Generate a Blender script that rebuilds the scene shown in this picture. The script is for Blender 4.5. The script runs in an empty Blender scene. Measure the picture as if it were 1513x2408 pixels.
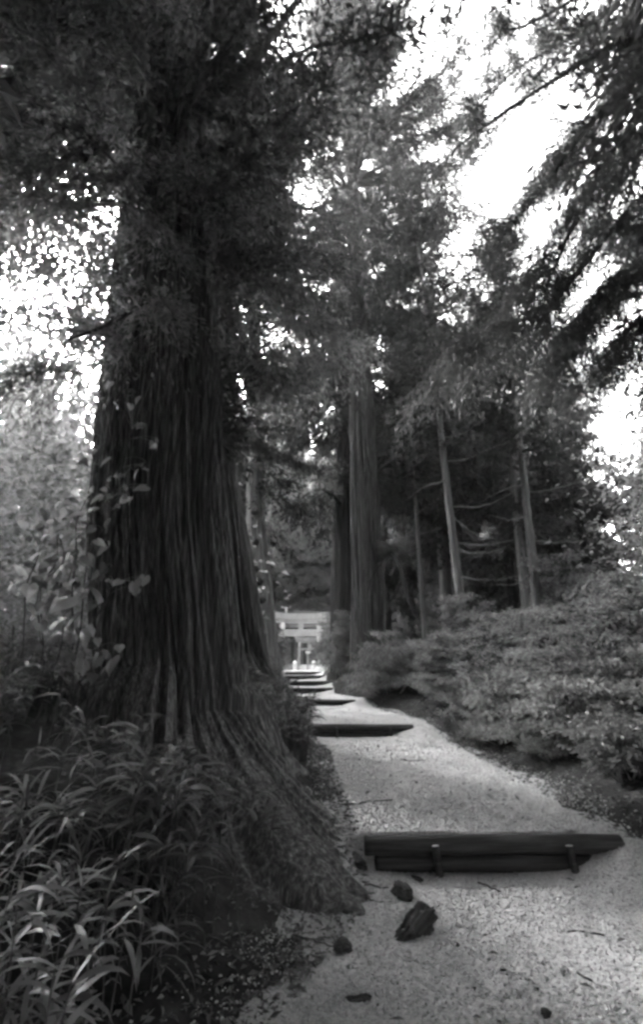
import bpy, math, random
import numpy as np
from math import radians, sin, cos, pi

# ------------------------------------------------------------------ camera, sky, sun, exposure
SC = bpy.context.scene
COL = SC.collection
CAMZ, PITCH, FPX = 1.45, radians(19.0), 1100.0
camd = bpy.data.cameras.new("camera")
camd.sensor_fit = 'HORIZONTAL'
camd.sensor_width = 36.0
camd.lens = 36.0 * FPX / 1513.0
camd.clip_start, camd.clip_end = 0.05, 3000
cam = bpy.data.objects.new("camera", camd)
cam.location = (0, 0, CAMZ)
cam.rotation_euler = (pi / 2 + PITCH, 0, 0)
COL.objects.link(cam)
SC.camera = cam

SUN_EL, SUN_AZ = radians(31), radians(-40)          # azimuth measured from +Y, negative = left
world = bpy.data.worlds.new("World")
SC.world = world
world.use_nodes = True
wn = world.node_tree
for n in list(wn.nodes):
    wn.nodes.remove(n)
sky = wn.nodes.new("ShaderNodeTexSky")
sky.sky_type = 'NISHITA'
sky.sun_disc = False
sky.sun_elevation = SUN_EL
sky.sun_rotation = SUN_AZ
sky.air_density, sky.dust_density, sky.ozone_density = 1.0, 6.0, 1.0
bw = wn.nodes.new("ShaderNodeRGBToBW")               # black-and-white film
bg = wn.nodes.new("ShaderNodeBackground")
bg.inputs[1].default_value = 0.15
wo = wn.nodes.new("ShaderNodeOutputWorld")
wn.links.new(sky.outputs[0], bw.inputs[0])
wn.links.new(bw.outputs[0], bg.inputs[0])
wn.links.new(bg.outputs[0], wo.inputs[0])

sund = bpy.data.lights.new("sun", 'SUN')
sund.energy = 1.9
sund.angle = radians(10)
sund.color = (1, 1, 1)
sun = bpy.data.objects.new("sun", sund)
from mathutils import Vector
sdir = Vector((sin(SUN_AZ) * cos(SUN_EL), cos(SUN_AZ) * cos(SUN_EL), sin(SUN_EL)))
sun.rotation_euler = sdir.to_track_quat('Z', 'Y').to_euler()
sun.location = (-20, 20, 40)
COL.objects.link(sun)

SC.view_settings.view_transform = 'Standard'
SC.view_settings.look = 'None'
SC.view_settings.exposure = 5.1
SC.view_settings.gamma = 1.0
SC.view_settings.use_curve_mapping = False
SC.render.engine = 'CYCLES'
cy = SC.cycles
cy.max_bounces, cy.diffuse_bounces, cy.glossy_bounces = 4, 3, 1
cy.transmission_bounces, cy.volume_bounces, cy.transparent_max_bounces = 3, 0, 4
cy.use_denoising = True
cy.denoiser = 'OPENIMAGEDENOISE'
cy.denoising_prefilter = 'ACCURATE'
cy.use_adaptive_sampling = True
cy.adaptive_threshold = 0.03
cy.pixel_filter_type = 'BLACKMAN_HARRIS'
cy.filter_width = 3.0                                # pinhole softness
cy.caustics_reflective = cy.caustics_refractive = False

# ------------------------------------------------------------------ helpers
RNG = np.random.default_rng(7)
random.seed(7)


def at(x, y, Y):
    """a point of the place seen at (x, y) of the 1513 x 2408 picture, Y metres ahead"""
    u, v = (x - 756.5) / FPX, (1204.0 - y) / FPX
    dy, dz = cos(PITCH) - v * sin(PITCH), sin(PITCH) + v * cos(PITCH)
    t = Y / dy
    return np.array((u * t, Y, CAMZ + dz * t))


def _h(ix, iy, iz, seed):
    n = (ix * 374761393 + iy * 668265263 + iz * 2147483647 + seed * 1274126177) & 0xFFFFFFFF
    n = ((n ^ (n >> 13)) * 1274126177) & 0xFFFFFFFF
    n = ((n ^ (n >> 16)) * 2246822519) & 0xFFFFFFFF
    return ((n ^ (n >> 15)) & 0xFFFFFF) / float(0xFFFFFF)


def noise(x, y, z=0.0, seed=0):
    x, y, z = np.broadcast_arrays(np.asarray(x, float), np.asarray(y, float), np.asarray(z, float))
    ix, iy, iz = (np.floor(a).astype(np.int64) for a in (x, y, z))
    fx, fy, fz = x - ix, y - iy, z - iz
    fx, fy, fz = (f * f * (3 - 2 * f) for f in (fx, fy, fz))
    r = 0
    for dx in (0, 1):
        for dy in (0, 1):
            for dz in (0, 1):
                w = (fx if dx else 1 - fx) * (fy if dy else 1 - fy) * (fz if dz else 1 - fz)
                r = r + w * _h(ix + dx, iy + dy, iz + dz, seed)
    return r


def sstep(a, b, x):
    t = np.clip((x - a) / (b - a), 0, 1)
    return t * t * (3 - 2 * t)


def mesh(name, V, F, mat, smooth=False):
    """V (n,3), F list of (m,k) int arrays"""
    me = bpy.data.meshes.new(name)
    V = np.asarray(V, np.float32)
    if not isinstance(F, (list, tuple)):
        F = [F]
    me.vertices.add(len(V))
    me.vertices.foreach_set("co", V.ravel())
    idx = np.concatenate([np.asarray(f).ravel() for f in F]).astype(np.int32)
    tot = np.concatenate([np.full(len(f), np.asarray(f).shape[1]) for f in F]).astype(np.int32)
    st = np.concatenate(([0], np.cumsum(tot)[:-1])).astype(np.int32)
    me.loops.add(len(idx))
    me.loops.foreach_set("vertex_index", idx)
    me.polygons.add(len(tot))
    me.polygons.foreach_set("loop_start", st)
    me.polygons.foreach_set("loop_total", tot)
    me.polygons.foreach_set("use_smooth", np.full(len(tot), smooth, bool))
    me.update(calc_edges=True)
    me.validate()
    if mat:
        me.materials.append(mat)
    return me


def obj(name, me, parent=None, loc=None, rot=None, scale=None):
    o = bpy.data.objects.new(name, me)
    COL.objects.link(o)
    if parent:
        o.parent = parent
    if loc is not None:
        o.location = [float(c) for c in loc]
    if rot is not None:
        o.rotation_euler = rot
    if scale is not None:
        o.scale = scale if hasattr(scale, '__len__') else (scale,) * 3
    return o


def tag(o, label, cat, group=None, kind=None):
    o["label"] = label
    if cat:
        o["category"] = cat
    if group:
        o["group"] = group
    if kind:
        o["kind"] = kind
    return o


def thing(name, label, cat, loc=(0, 0, 0), group=None, rotz=0):
    return tag(obj(name, None, loc=loc, rot=(0, 0, rotz)), label, cat, group)


def copy_tree(o, parent=None):
    c = o.copy()
    COL.objects.link(c)
    if parent:
        c.parent = parent
    for ch in list(o.children):
        copy_tree(ch, c)
    return c


class MB:
    def __init__(s):
        s.V, s.Q, s.T, s.n = [], [], [], 0

    def add(s, V, Q=None, T=None):
        if Q is not None and len(Q):
            s.Q.append(np.asarray(Q) + s.n)
        if T is not None and len(T):
            s.T.append(np.asarray(T) + s.n)
        s.V.append(np.asarray(V, float))
        s.n += len(V)
        return s

    def me(s, name, mat, smooth=False):
        F = []
        if s.Q:
            F.append(np.concatenate(s.Q))
        if s.T:
            F.append(np.concatenate(s.T))
        return mesh(name, np.concatenate(s.V), F, mat, smooth)


def frame(d):
    d = d / (np.linalg.norm(d, axis=-1, keepdims=True) + 1e-9)
    up = np.where(np.abs(d[..., 2:3]) > 0.9, np.array([1.0, 0, 0]), np.array([0, 0, 1.0]))
    a = np.cross(up, d)
    a /= np.linalg.norm(a, axis=-1, keepdims=True) + 1e-9
    return d, a, np.cross(d, a)


def tube(P, R, n=8, jit=0.0, rng=None, caps=True):
    P, R = np.asarray(P, float), np.asarray(R, float)
    m = len(P)
    d = np.gradient(P, axis=0)
    d, a, b = frame(d)
    for i in range(1, m):                       # keep frames from flipping
        if np.dot(a[i], a[i - 1]) < 0:
            a[i], b[i] = -a[i], -b[i]
    th = np.arange(n) * 2 * pi / n
    rr = np.repeat(R[:, None], n, 1)
    if jit and rng is not None:
        rr = rr * (1 + jit * rng.standard_normal(rr.shape))
    V = P[:, None] + rr[..., None] * (np.cos(th)[None, :, None] * a[:, None] + np.sin(th)[None, :, None] * b[:, None])
    V = V.reshape(-1, 3)
    i, j = np.meshgrid(np.arange(m - 1), np.arange(n), indexing='ij')
    q = np.stack([i * n + j, i * n + (j + 1) % n, (i + 1) * n + (j + 1) % n, (i + 1) * n + j], -1).reshape(-1, 4)
    T = None
    if caps:
        V = np.concatenate([V, P[:1], P[-1:]])
        k = np.arange(n)
        T = np.concatenate([np.stack([np.full(n, m * n), (k + 1) % n, k], -1),
                            np.stack([np.full(n, m * n + 1), (m - 1) * n + k, (m - 1) * n + (k + 1) % n], -1)])
    return V, q, T


def spline(P, n):
    """Catmull-Rom through P"""
    P = np.asarray(P, float)
    Q = np.concatenate([2 * P[:1] - P[1:2], P, 2 * P[-1:] - P[-2:-1]])
    t = np.linspace(0, len(P) - 1 - 1e-6, n)
    i = t.astype(int)
    f = (t - i)[:, None]
    a, b, c, d = Q[i], Q[i + 1], Q[i + 2], Q[i + 3]
    return 0.5 * (2 * b + (c - a) * f + (2 * a - 5 * b + 4 * c - d) * f ** 2 + (3 * b - a - 3 * c + d) * f ** 3)


def box(x0, x1, y0, y1, z0, z1):
    V = np.array([(x, y, z) for z in (z0, z1) for y in (y0, y1) for x in (x0, x1)], float)
    Q = np.array([(0, 2, 3, 1), (4, 5, 7, 6), (0, 1, 5, 4), (2, 6, 7, 3), (0, 4, 6, 2), (1, 3, 7, 5)])
    return V, Q


def leaves(P, D, L, W, rng, droop=0.0, roll=None):
    """one folded diamond leaf per point: 4 verts, 2 triangles"""
    n = len(P)
    D, A, B = frame(D)
    r = rng.uniform(0, 2 * pi, n) if roll is None else roll
    S = np.cos(r)[:, None] * A + np.sin(r)[:, None] * B
    N = np.cross(D, S)
    L = np.broadcast_to(L, n)[:, None]
    W = np.broadcast_to(W, n)[:, None]
    mid = P + D * L * 0.45
    tip = P + D * L - np.array([0, 0, 1.0]) * L * droop
    fold = N * W * 0.3
    V = np.stack([P, mid + S * W * 0.5 + fold, tip, mid - S * W * 0.5 + fold], 1).reshape(-1, 3)
    k = np.arange(n)[:, None] * 4
    T = np.concatenate([k + np.array([0, 1, 2]), k + np.array([0, 2, 3])])
    return V, T


# ------------------------------------------------------------------ materials (greys: the picture is black and white)
def new_mat(name):
    m = bpy.data.materials.new(name)
    m.use_nodes = True
    nt = m.node_tree
    for n in list(nt.nodes):
        nt.nodes.remove(n)
    return m, nt, nt.nodes.new("ShaderNodeOutputMaterial")


def N(nt, t, **kw):
    n = nt.nodes.new(t)
    for k, v in kw.items():
        setattr(n, k, v)
    return n


def ramp(nt, src, stops):
    r = N(nt, "ShaderNodeValToRGB")
    e = r.color_ramp.elements
    while len(e) < len(stops):
        e.new(0.5)
    for q, (p, c) in zip(e, stops):
        q.position = p
        q.color = (c, c, c, 1)
    nt.links.new(src, r.inputs[0])
    return r.outputs[0]


def surf(name, stops, scale=(4, 4, 4), detail=6, rough=0.9, bump=0.3, bscale=None, bdist=0.02, spec=0.2, vor=None):
    m, nt, out = new_mat(name)
    tc = N(nt, "ShaderNodeTexCoord")
    mp = N(nt, "ShaderNodeMapping")
    mp.inputs['Scale'].default_value = scale
    nt.links.new(tc.outputs['Object'], mp.inputs[0])
    nz = N(nt, "ShaderNodeTexNoise")
    nz.inputs['Scale'].default_value = 1.0
    nz.inputs['Detail'].default_value = detail
    nz.inputs['Roughness'].default_value = 0.62
    nt.links.new(mp.outputs[0], nz.inputs['Vector'])
    c = ramp(nt, nz.outputs[0], stops)
    p = N(nt, "ShaderNodeBsdfPrincipled")
    p.inputs['Roughness'].default_value = rough
    p.inputs['Specular IOR Level'].default_value = spec
    if vor:
        vo = N(nt, "ShaderNodeTexVoronoi")
        vo.inputs['Scale'].default_value = vor[0]
        nt.links.new(tc.outputs['Object'], vo.inputs['Vector'])
        sx = N(nt, "ShaderNodeSeparateColor")
        nt.links.new(vo.outputs['Color'], sx.inputs[0])
        vr = ramp(nt, sx.outputs[0], vor[1])
        mx = N(nt, "ShaderNodeMix", data_type='RGBA', blend_type='MULTIPLY')
        mx.inputs[0].default_value = 1.0
        nt.links.new(c, mx.inputs[6])
        nt.links.new(vr, mx.inputs[7])
        c = mx.outputs[2]
    nt.links.new(c, p.inputs['Base Color'])
    if bump:
        b = N(nt, "ShaderNodeBump")
        b.inputs['Strength'].default_value = bump
        b.inputs['Distance'].default_value = bdist
        if vor:
            nt.links.new(vo.outputs['Distance'], b.inputs['Height'])
            b.invert = True
        else:
            n2 = N(nt, "ShaderNodeTexNoise")
            n2.inputs['Scale'].default_value = 1.0
            n2.inputs['Detail'].default_value = 5
            mp2 = N(nt, "ShaderNodeMapping")
            mp2.inputs['Scale'].default_value = bscale or tuple(s * 3 for s in scale)
            nt.links.new(tc.outputs['Object'], mp2.inputs[0])
            nt.links.new(mp2.outputs[0], n2.inputs['Vector'])
            nt.links.new(n2.outputs[0], b.inputs['Height'])
        nt.links.new(b.outputs[0], p.inputs['Normal'])
    nt.links.new(p.outputs[0], out.inputs[0])
    return m


def leafmat(name, lo, hi, trans=0.35, gloss=0.08):
    m, nt, out = new_mat(name)
    g = N(nt, "ShaderNodeNewGeometry")
    tc = N(nt, "ShaderNodeTexCoord")
    nz = N(nt, "ShaderNodeTexNoise")
    nz.inputs['Scale'].default_value = 1.3
    nz.inputs['Detail'].default_value = 2
    nt.links.new(tc.outputs['Object'], nz.inputs['Vector'])
    ad = N(nt, "ShaderNodeMath", operation='ADD')
    nt.links.new(g.outputs['Random Per Island'], ad.inputs[0])
    nt.links.new(nz.outputs[0], ad.inputs[1])
    mu = N(nt, "ShaderNodeMath", operation='MULTIPLY')
    mu.inputs[1].default_value = 0.5
    nt.links.new(ad.outputs[0], mu.inputs[0])
    c = ramp(nt, mu.outputs[0], [(0.15, lo), (0.85, hi)])
    d = N(nt, "ShaderNodeBsdfDiffuse")
    t = N(nt, "ShaderNodeBsdfTranslucent")
    nt.links.new(c, d.inputs[0])
    nt.links.new(c, t.inputs[0])
    mx = N(nt, "ShaderNodeMixShader")
    mx.inputs[0].default_value = trans
    nt.links.new(d.outputs[0], mx.inputs[1])
    nt.links.new(t.outputs[0], mx.inputs[2])
    gl = N(nt, "ShaderNodeBsdfGlossy")
    gl.inputs['Color'].default_value = (0.8, 0.8, 0.8, 1)
    gl.inputs['Roughness'].default_value = 0.45
    m2 = N(nt, "ShaderNodeMixShader")
    m2.inputs[0].default_value = gloss
    nt.links.new(mx.outputs[0], m2.inputs[1])
    nt.links.new(gl.outputs[0], m2.inputs[2])
    nt.links.new(m2.outputs[0], out.inputs[0])
    return m


M_GRAVEL = surf("gravel", [(0.3, 0.30), (0.42, 0.46), (0.55, 0.55), (0.75, 0.62)], (1.5, 1.5, 1.5), 9, 0.95, 0.6, bdist=0.012, spec=0.1,
                vor=(75, [(0.0, 0.62), (0.5, 0.88), (1.0, 1.0)]))
M_PEBBLE = leafmat("pebble", 0.3, 0.64, 0.0, 0.02)
M_SOIL = surf("forest_soil", [(0.3, 0.012), (0.55, 0.03), (0.75, 0.06)], (5, 5, 5), 8, 0.95, 0.8, bdist=0.03)
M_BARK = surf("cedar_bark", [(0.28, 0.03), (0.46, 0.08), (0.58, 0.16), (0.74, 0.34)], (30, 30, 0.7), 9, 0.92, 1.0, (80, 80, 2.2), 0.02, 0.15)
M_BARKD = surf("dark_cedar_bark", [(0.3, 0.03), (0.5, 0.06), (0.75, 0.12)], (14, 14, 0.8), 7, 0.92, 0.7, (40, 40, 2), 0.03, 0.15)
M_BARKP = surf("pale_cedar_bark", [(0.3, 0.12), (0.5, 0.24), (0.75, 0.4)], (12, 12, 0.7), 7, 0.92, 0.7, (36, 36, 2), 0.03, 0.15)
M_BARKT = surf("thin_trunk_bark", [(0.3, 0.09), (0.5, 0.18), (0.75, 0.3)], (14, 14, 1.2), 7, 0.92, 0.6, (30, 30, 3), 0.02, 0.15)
M_TWIG = surf("twig", [(0.3, 0.04), (0.7, 0.12)], (20, 20, 20), 4, 0.9, 0)
M_TWIGP = surf("pale_twig", [(0.3, 0.16), (0.7, 0.34)], (20, 20, 20), 4, 0.9, 0)
M_LOG = surf("weathered_log", [(0.3, 0.018), (0.5, 0.045), (0.75, 0.11)], (1.5, 30, 30), 7, 0.9, 0.6, (3, 60, 60), 0.01, 0.2)
M_LOGEND = surf("log_end", [(0.3, 0.16), (0.7, 0.34)], (40, 40, 40), 5, 0.9, 0.3)
M_STONE = surf("pale_stone", [(0.3, 0.55), (0.5, 0.68), (0.75, 0.76)], (3, 3, 3), 8, 0.85, 0.3)
M_STONEG = surf("grey_stone", [(0.3, 0.2), (0.5, 0.32), (0.75, 0.42)], (3, 3, 3), 8, 0.85, 0.3)
M_ROCK = surf("dark_rock", [(0.3, 0.03), (0.6, 0.07), (0.8, 0.12)], (14, 14, 14), 6, 0.9, 0.5)
M_WOODD = surf("dark_timber", [(0.3, 0.04), (0.6, 0.08), (0.8, 0.14)], (6, 6, 1), 6, 0.8, 0.3)
M_ROOF = surf("roof_tile", [(0.3, 0.12), (0.6, 0.18), (0.8, 0.25)], (3, 12, 3), 6, 0.7, 0.3)
M_PLASTER = surf("pale_plaster", [(0.3, 0.5), (0.7, 0.62)], (2, 2, 2), 6, 0.85, 0.1)
M_CABLE = surf("cable_sheath", [(0.3, 0.5), (0.7, 0.6)], (2, 2, 2), 2, 0.5, 0)
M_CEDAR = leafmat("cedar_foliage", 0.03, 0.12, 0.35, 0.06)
M_CEDAR_BACKLIT = leafmat("cedar_foliage_backlit", 0.018, 0.075, 0.25, 0.02)  # darker copy of the cedar foliage, so backlit crowns read as silhouettes
M_CEDAR_LIT = leafmat("cedar_foliage_lit", 0.09, 0.27, 0.4, 0.08)  # paler copy of the cedar foliage, light put into the colour of hanging sprays
M_BROAD = leafmat("broad_leaf", 0.2, 0.52, 0.55, 0.1)
M_SHRUB = leafmat("shrub_leaf", 0.09, 0.4, 0.3, 0.03)
M_SASA = leafmat("bamboo_grass_leaf", 0.03, 0.2, 0.3, 0.05)
M_VINE = leafmat("vine_leaf", 0.22, 0.42, 0.3, 0.1)
M_LITTER = leafmat("leaf_litter", 0.03, 0.24, 0.0, 0.03)

# ------------------------------------------------------------------ terrain
PY = [-12, 2.5, 3.9, 4.5, 5.65, 8.2, 10.3, 12.3, 15.3, 17.5, 20, 24, 28, 31, 34, 42, 60]
PL = [-1.2, -.40, .22, .2, .11, .0, -.40, -.75, -1.2, -1.45, -1.55, -1.8, -2.1, -2.7, -3.6, -4.2, -4.2]
PR = [3.4, 3.3, 3.0, 2.55, 2.48, 2.42, 2.15, 1.55, .9, .45, .5, .2, .1, .1, .6, 1.2, 1.2]
# steps: distance, left end, right end, rise
STEPS = [(4.42, .34, 2.37, .22), (9.68, -.25, 1.72, .2), (13.2, -.9, .88, .15), (17.5, -1.5, .40, .18),
         (20.0, -1.6, .52, .18), (24.0, -1.85, .16, .18), (28.0, -2.1, .06, .17)]
BY = [-12, 4.4, 9.68, 13.2, 17.5, 20, 24, 28, 34, 42, 60, 90]
BZ = [-.15, 0, .105, .225, .215, .225, .235, .245, .30, .43, .5, .5]


def pathz(X, Y):
    z = np.interp(Y, BY, BZ)
    for ys, xl, xr, h in STEPS:
        inside = sstep(xl - .18, xl + .02, X) * (1 - sstep(xr - .22, xr + .15, X))
        hard = sstep(ys + .0, ys + .05, Y)
        soft = sstep(ys - .55, ys + .5, Y)
        z = z + h * (inside * hard + (1 - inside) * soft)
        # gravel washed up against the ends of the logs
        end = .12 * np.exp(-((X - xl) / .2) ** 2) + .9 * np.exp(-((X - xr - .1) / .42) ** 2)
        wash = h * np.clip(end, 0, .95) * np.exp(-((Y - ys) / .45) ** 2)
        z = z + np.maximum(0, wash - (1 - inside) * soft * h) * (Y < ys)
    return z


def groundz(X, Y):
    L, R = np.interp(Y, PY, PL), np.interp(Y, PY, PR)
    e = (noise(X * 1.7, Y * 1.7, 0, 3) - .5) * .35 + (noise(X * 6, Y * 6, 0, 4) - .5) * .14
    dl, dr = L - X + e, X - R + e
    d = np.maximum(dl, dr)
    near = sstep(1.0, 4.0, Y)
    bl = (.22 + .33 * near) * sstep(0, 1.5, dl) + .10 * np.clip(dl - 1, 0, 9)
    br = .18 * sstep(0, .5, dr) + .65 * sstep(.3, 3.2, dr) + .07 * np.clip(dr - 2, 0, 10)
    bank = np.where(dl > dr, bl, br)
    far = 1 - sstep(30, 36, Y)
    rough = (noise(X * .6, Y * .6, 0, 5) - .5) * .25 * sstep(.3, 2, d) + (noise(X * 5, Y * 5, 0, 6) - .5) * .06 * sstep(0, .3, d)
    bank = bank - .26 * np.exp(-((X + .35) / .75) ** 2 - ((Y - 4.45) / .8) ** 2) * (dl > 0.02)
    z = pathz(X, Y) - .07 * sstep(.02, -.12, d) + .02 * sstep(0, .1, d) + bank * (.25 + .75 * far) + rough
    return z + .0016 * np.clip(np.hypot(X, Y) - 60, 0, 500)


def graded(lo, hi, step, far, g=1.18):
    c = list(np.arange(lo, hi + 1e-6, step))
    s = step
    a = []
    x = hi
    while x < far:
        s *= g
        x += s
        a.append(x)
    b = []
    s = step
    x = lo
    while x > -far:
        s *= g
        x -= s
        b.append(x)
    return np.array(b[::-1] + c + a)


def grid(xs, ys, zf):
    X, Y = np.meshgrid(xs, ys)
    Z = zf(X, Y)
    V = np.stack([X, Y, Z], -1).reshape(-1, 3)
    nx, ny = len(xs), len(ys)
    i, j = np.meshgrid(np.arange(ny - 1), np.arange(nx - 1), indexing='ij')
    k = i * nx + j
    return V, np.stack([k, k + 1, k + nx + 1, k + nx], -1).reshape(-1, 4)


V, Q = grid(graded(-4.5, 5.5, .09, 600), graded(-1, 18, .09, 600, 1.06), groundz)
o = obj("ground", mesh("ground", V, Q, M_SOIL, True))
o["kind"] = "structure"

ys = list(np.arange(-6, 1.5, .3)) + list(np.arange(1.5, 15, .05)) + list(np.arange(15, 34, .12)) + list(np.arange(34, 56, .4))
for st in STEPS:
    ys += [st[0] - .02, st[0] + .0, st[0] + .012, st[0] + .025, st[0] + .037, st[0] + .05]
ys = np.array(sorted(ys))
us = np.linspace(0, 1, 90)
U, Yg = np.meshgrid(us, ys)
L, R = np.interp(Yg, PY, PL) - .5, np.interp(Yg, PY, PR) + .5
Xg = L + (R - L) * U
Zg = pathz(Xg, Yg) + (noise(Xg * 2.2, Yg * 2.2, 0, 8) - .5) * .03 + (noise(Xg * 9, Yg * 9, 0, 9) - .5) * .012
V = np.stack([Xg, Yg, Zg], -1).reshape(-1, 3)
nx, ny = len(us), len(ys)
i, j = np.meshgrid(np.arange(ny - 1), np.arange(nx - 1), indexing='ij')
k = i * nx + j
o = obj("gravel_path", mesh("gravel_path", V, np.stack([k, k + 1, k + nx + 1, k + nx], -1).reshape(-1, 4), M_GRAVEL, True))
o["kind"] = "structure"

# loose pebbles
rng = np.random.default_rng(11)
n = 60000
Y = 1.8 + 9.5 * rng.random(n) ** 1.5
X = np.interp(Y, PY, PL) + (np.interp(Y, PY, PR) - np.interp(Y, PY, PL)) * rng.uniform(-.12, 1.12, n)
keep = pathz(X, Y) + .03 + rng.exponential(.02, n) > groundz(X, Y)
X, Y = X[keep], Y[keep]
n = len(X)
Z = np.maximum(groundz(X, Y), pathz(X, Y) + (noise(X * 2.2, Y * 2.2, 0, 8) - .5) * .03 + (noise(X * 9, Y * 9, 0, 9) - .5) * .012)
s = rng.uniform(.004, .011, n) * np.where(rng.random(n) < .03, 1.7, 1)
oct_ = np.array([(1, 0, 0), (0, 1, 0), (-1, 0, 0), (0, -1, 0), (0, 0, .7), (0, 0, -.7)], float)
of = np.array([(0, 1, 4), (1, 2, 4), (2, 3, 4), (3, 0, 4), (1, 0, 5), (2, 1, 5), (3, 2, 5), (0, 3, 5)])
Vp = oct_[None] * rng.uniform(.6, 1.3, (n, 6, 1)) * s[:, None, None]
a = rng.uniform(0, 2 * pi, n)
ca, sa = np.cos(a)[:, None], np.sin(a)[:, None]
Vp = np.stack([Vp[..., 0] * ca - Vp[..., 1] * sa, Vp[..., 0] * sa + Vp[..., 1] * ca, Vp[..., 2]], -1)
Vp += np.stack([X, Y, Z + s * .3], -1)[:, None]
o = obj("loose_gravel", mesh("loose_gravel", Vp.reshape(-1, 3), (np.arange(n)[:, None, None] * 6 + of[None]).reshape(-1, 3), M_PEBBLE, False))
tag(o, "small pale stones lying loose over the gravel path", None, kind="stuff")


# ------------------------------------------------------------------ trunks
def trunk_me(name, mat, zs, axis, rad, nseg, lobes=(), bark=.03, freq=7.0, fz=.5, seed=0, warp=.25):
    """axis: [(z,x,y)], rad: [(z,r)], lobes: [(angle, [(z,r)...], sharp_low, sharp_high, ztop)]"""
    zs = np.asarray(zs, float)
    ax = np.array(axis, float)
    cx, cyy = np.interp(zs, ax[:, 0], ax[:, 1]), np.interp(zs, ax[:, 0], ax[:, 2])
    k = max(3, len(zs) // 30)
    ker = np.ones(k) / k
    cx = np.convolve(np.pad(cx, (k // 2, k - 1 - k // 2), 'edge'), ker, 'valid')
    cyy = np.convolve(np.pad(cyy, (k // 2, k - 1 - k // 2), 'edge'), ker, 'valid')
    ra = np.array(rad, float)
    r0 = np.interp(zs, ra[:, 0], ra[:, 1])
    th = np.arange(nseg) * 2 * pi / nseg
    TH, Zs = np.meshgrid(th, zs)
    r = np.repeat(r0[:, None], nseg, 1)
    # fluting
    fl = noise(np.cos(TH) * 1.6 + 5, np.sin(TH) * 1.6 + 5, Zs * .12, seed + 20) - .5
    r = r * (1 + .12 * fl)
    for ang, prof, n0, n1, zt in lobes:
        p = np.array(prof, float)
        lr = (np.interp(zs, p[:, 0], p[:, 1]) * (1 - sstep(p[-1, 0] - .1, p[-1, 0] + .6, zs)))[:, None]
        nn = np.interp(zs, [0, zt], [n0, n1])[:, None]
        wob = ang + .10 * np.sin(Zs * 2.3 + ang * 3)
        c = np.clip(np.cos(TH - wob), 0, 1) ** nn
        r = np.maximum(r, r + (lr - r) * c * (lr > r))
    tw = TH + warp * (noise(np.cos(TH) * 1.3 + 9, np.sin(TH) * 1.3 + 9, Zs * .35, seed + 1) - .5)
    f = freq * r0.max() ** .3
    A = noise(np.cos(tw) * f + 40, np.sin(tw) * f + 40, Zs * fz, seed + 2)
    B = noise(np.cos(tw) * f * 2.4 + 90, np.sin(tw) * f * 2.4 + 90, Zs * fz * 1.7, seed + 3)
    C = noise(np.cos(tw) * f * 5 + 10, np.sin(tw) * f * 5 + 10, Zs * fz * 4, seed + 4)
    A = A + .22 * (noise(np.cos(tw) * f * 1.9 + 60, np.sin(tw) * f * 1.9 + 60, Zs * fz * 3.5, seed + 12) - .5)
    crack = np.exp(-(np.abs(2 * A - 1) / .13) ** 2)
    flake = sstep(.47, .53, noise(np.cos(tw) * f * 2.2 + 20, np.sin(tw) * f * 2.2 + 20, Zs * fz * 5 + 2 * A, seed + 13)) - .5
    strip = sstep(.48, .52, noise(np.cos(tw) * f * 1.2 + 70, np.sin(tw) * f * 1.2 + 70, Zs * fz * 1.3, seed + 14)) - .5
    fine = np.exp(-(np.abs(2 * B - 1) / .2) ** 2)
    big = noise(np.cos(TH) * 2 + 3, np.sin(TH) * 2 + 3, Zs * .4, seed + 7)
    mid_ = noise(np.cos(tw) * f * .5 + 3, np.sin(tw) * f * .5 + 3, Zs * fz * .6, seed + 8)
    lump = noise(r * np.cos(TH) * 7 + 20, r * np.sin(TH) * 7 + 20, Zs * 7, seed + 15) + .6 * noise(r * np.cos(TH) * 17 + 20, r * np.sin(TH) * 17 + 20, Zs * 17, seed + 16) - .8
    dsp = bark * (.8 * (mid_ - .5) + .9 * lump * (.22 + np.clip(r / r0[:, None] - 1.05, 0, 1)) - 1.2 * crack * (.35 + big) - .5 * fine * (.3 + mid_) + .35 * (C - .5) + .22 * flake + .38 * strip)
    r = r + dsp * np.minimum(1, r / (r0.max() * .5))
    V = np.stack([cx[:, None] + r * np.cos(TH), cyy[:, None] + r * np.sin(TH), Zs], -1).reshape(-1, 3)
    m = len(zs)
    i, j = np.meshgrid(np.arange(m - 1), np.arange(nseg), indexing='ij')
    q = np.stack([i * nseg + j, i * nseg + (j + 1) % nseg, (i + 1) * nseg + (j + 1) % nseg, (i + 1) * nseg + j], -1).reshape(-1, 4)
    return mesh(name, V, q, mat, True)


def zl(z0, z1, n, p=1.6):
    return z0 + (z1 - z0) * np.linspace(0, 1, n) ** p


# ------------------------------------------------------------------ cedar crowns
def limb_pts(rng, base, az, length, pitch, sag, up, n=7):
    s = np.linspace(0, 1, n)
    out = np.array([cos(az), sin(az), 0.0])
    side = np.array([-sin(az), cos(az), 0.0]) * rng.uniform(-.12, .12)
    P = base + np.outer(s * length, out) * cos(pitch) + np.outer(s ** 2 * length, side)
    P[:, 2] += length * (s * sin(pitch) - sag * s ** 1.5 + up * s ** 3)
    return P + rng.normal(0, .02 * length, (n, 3)) * s[:, None]


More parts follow.
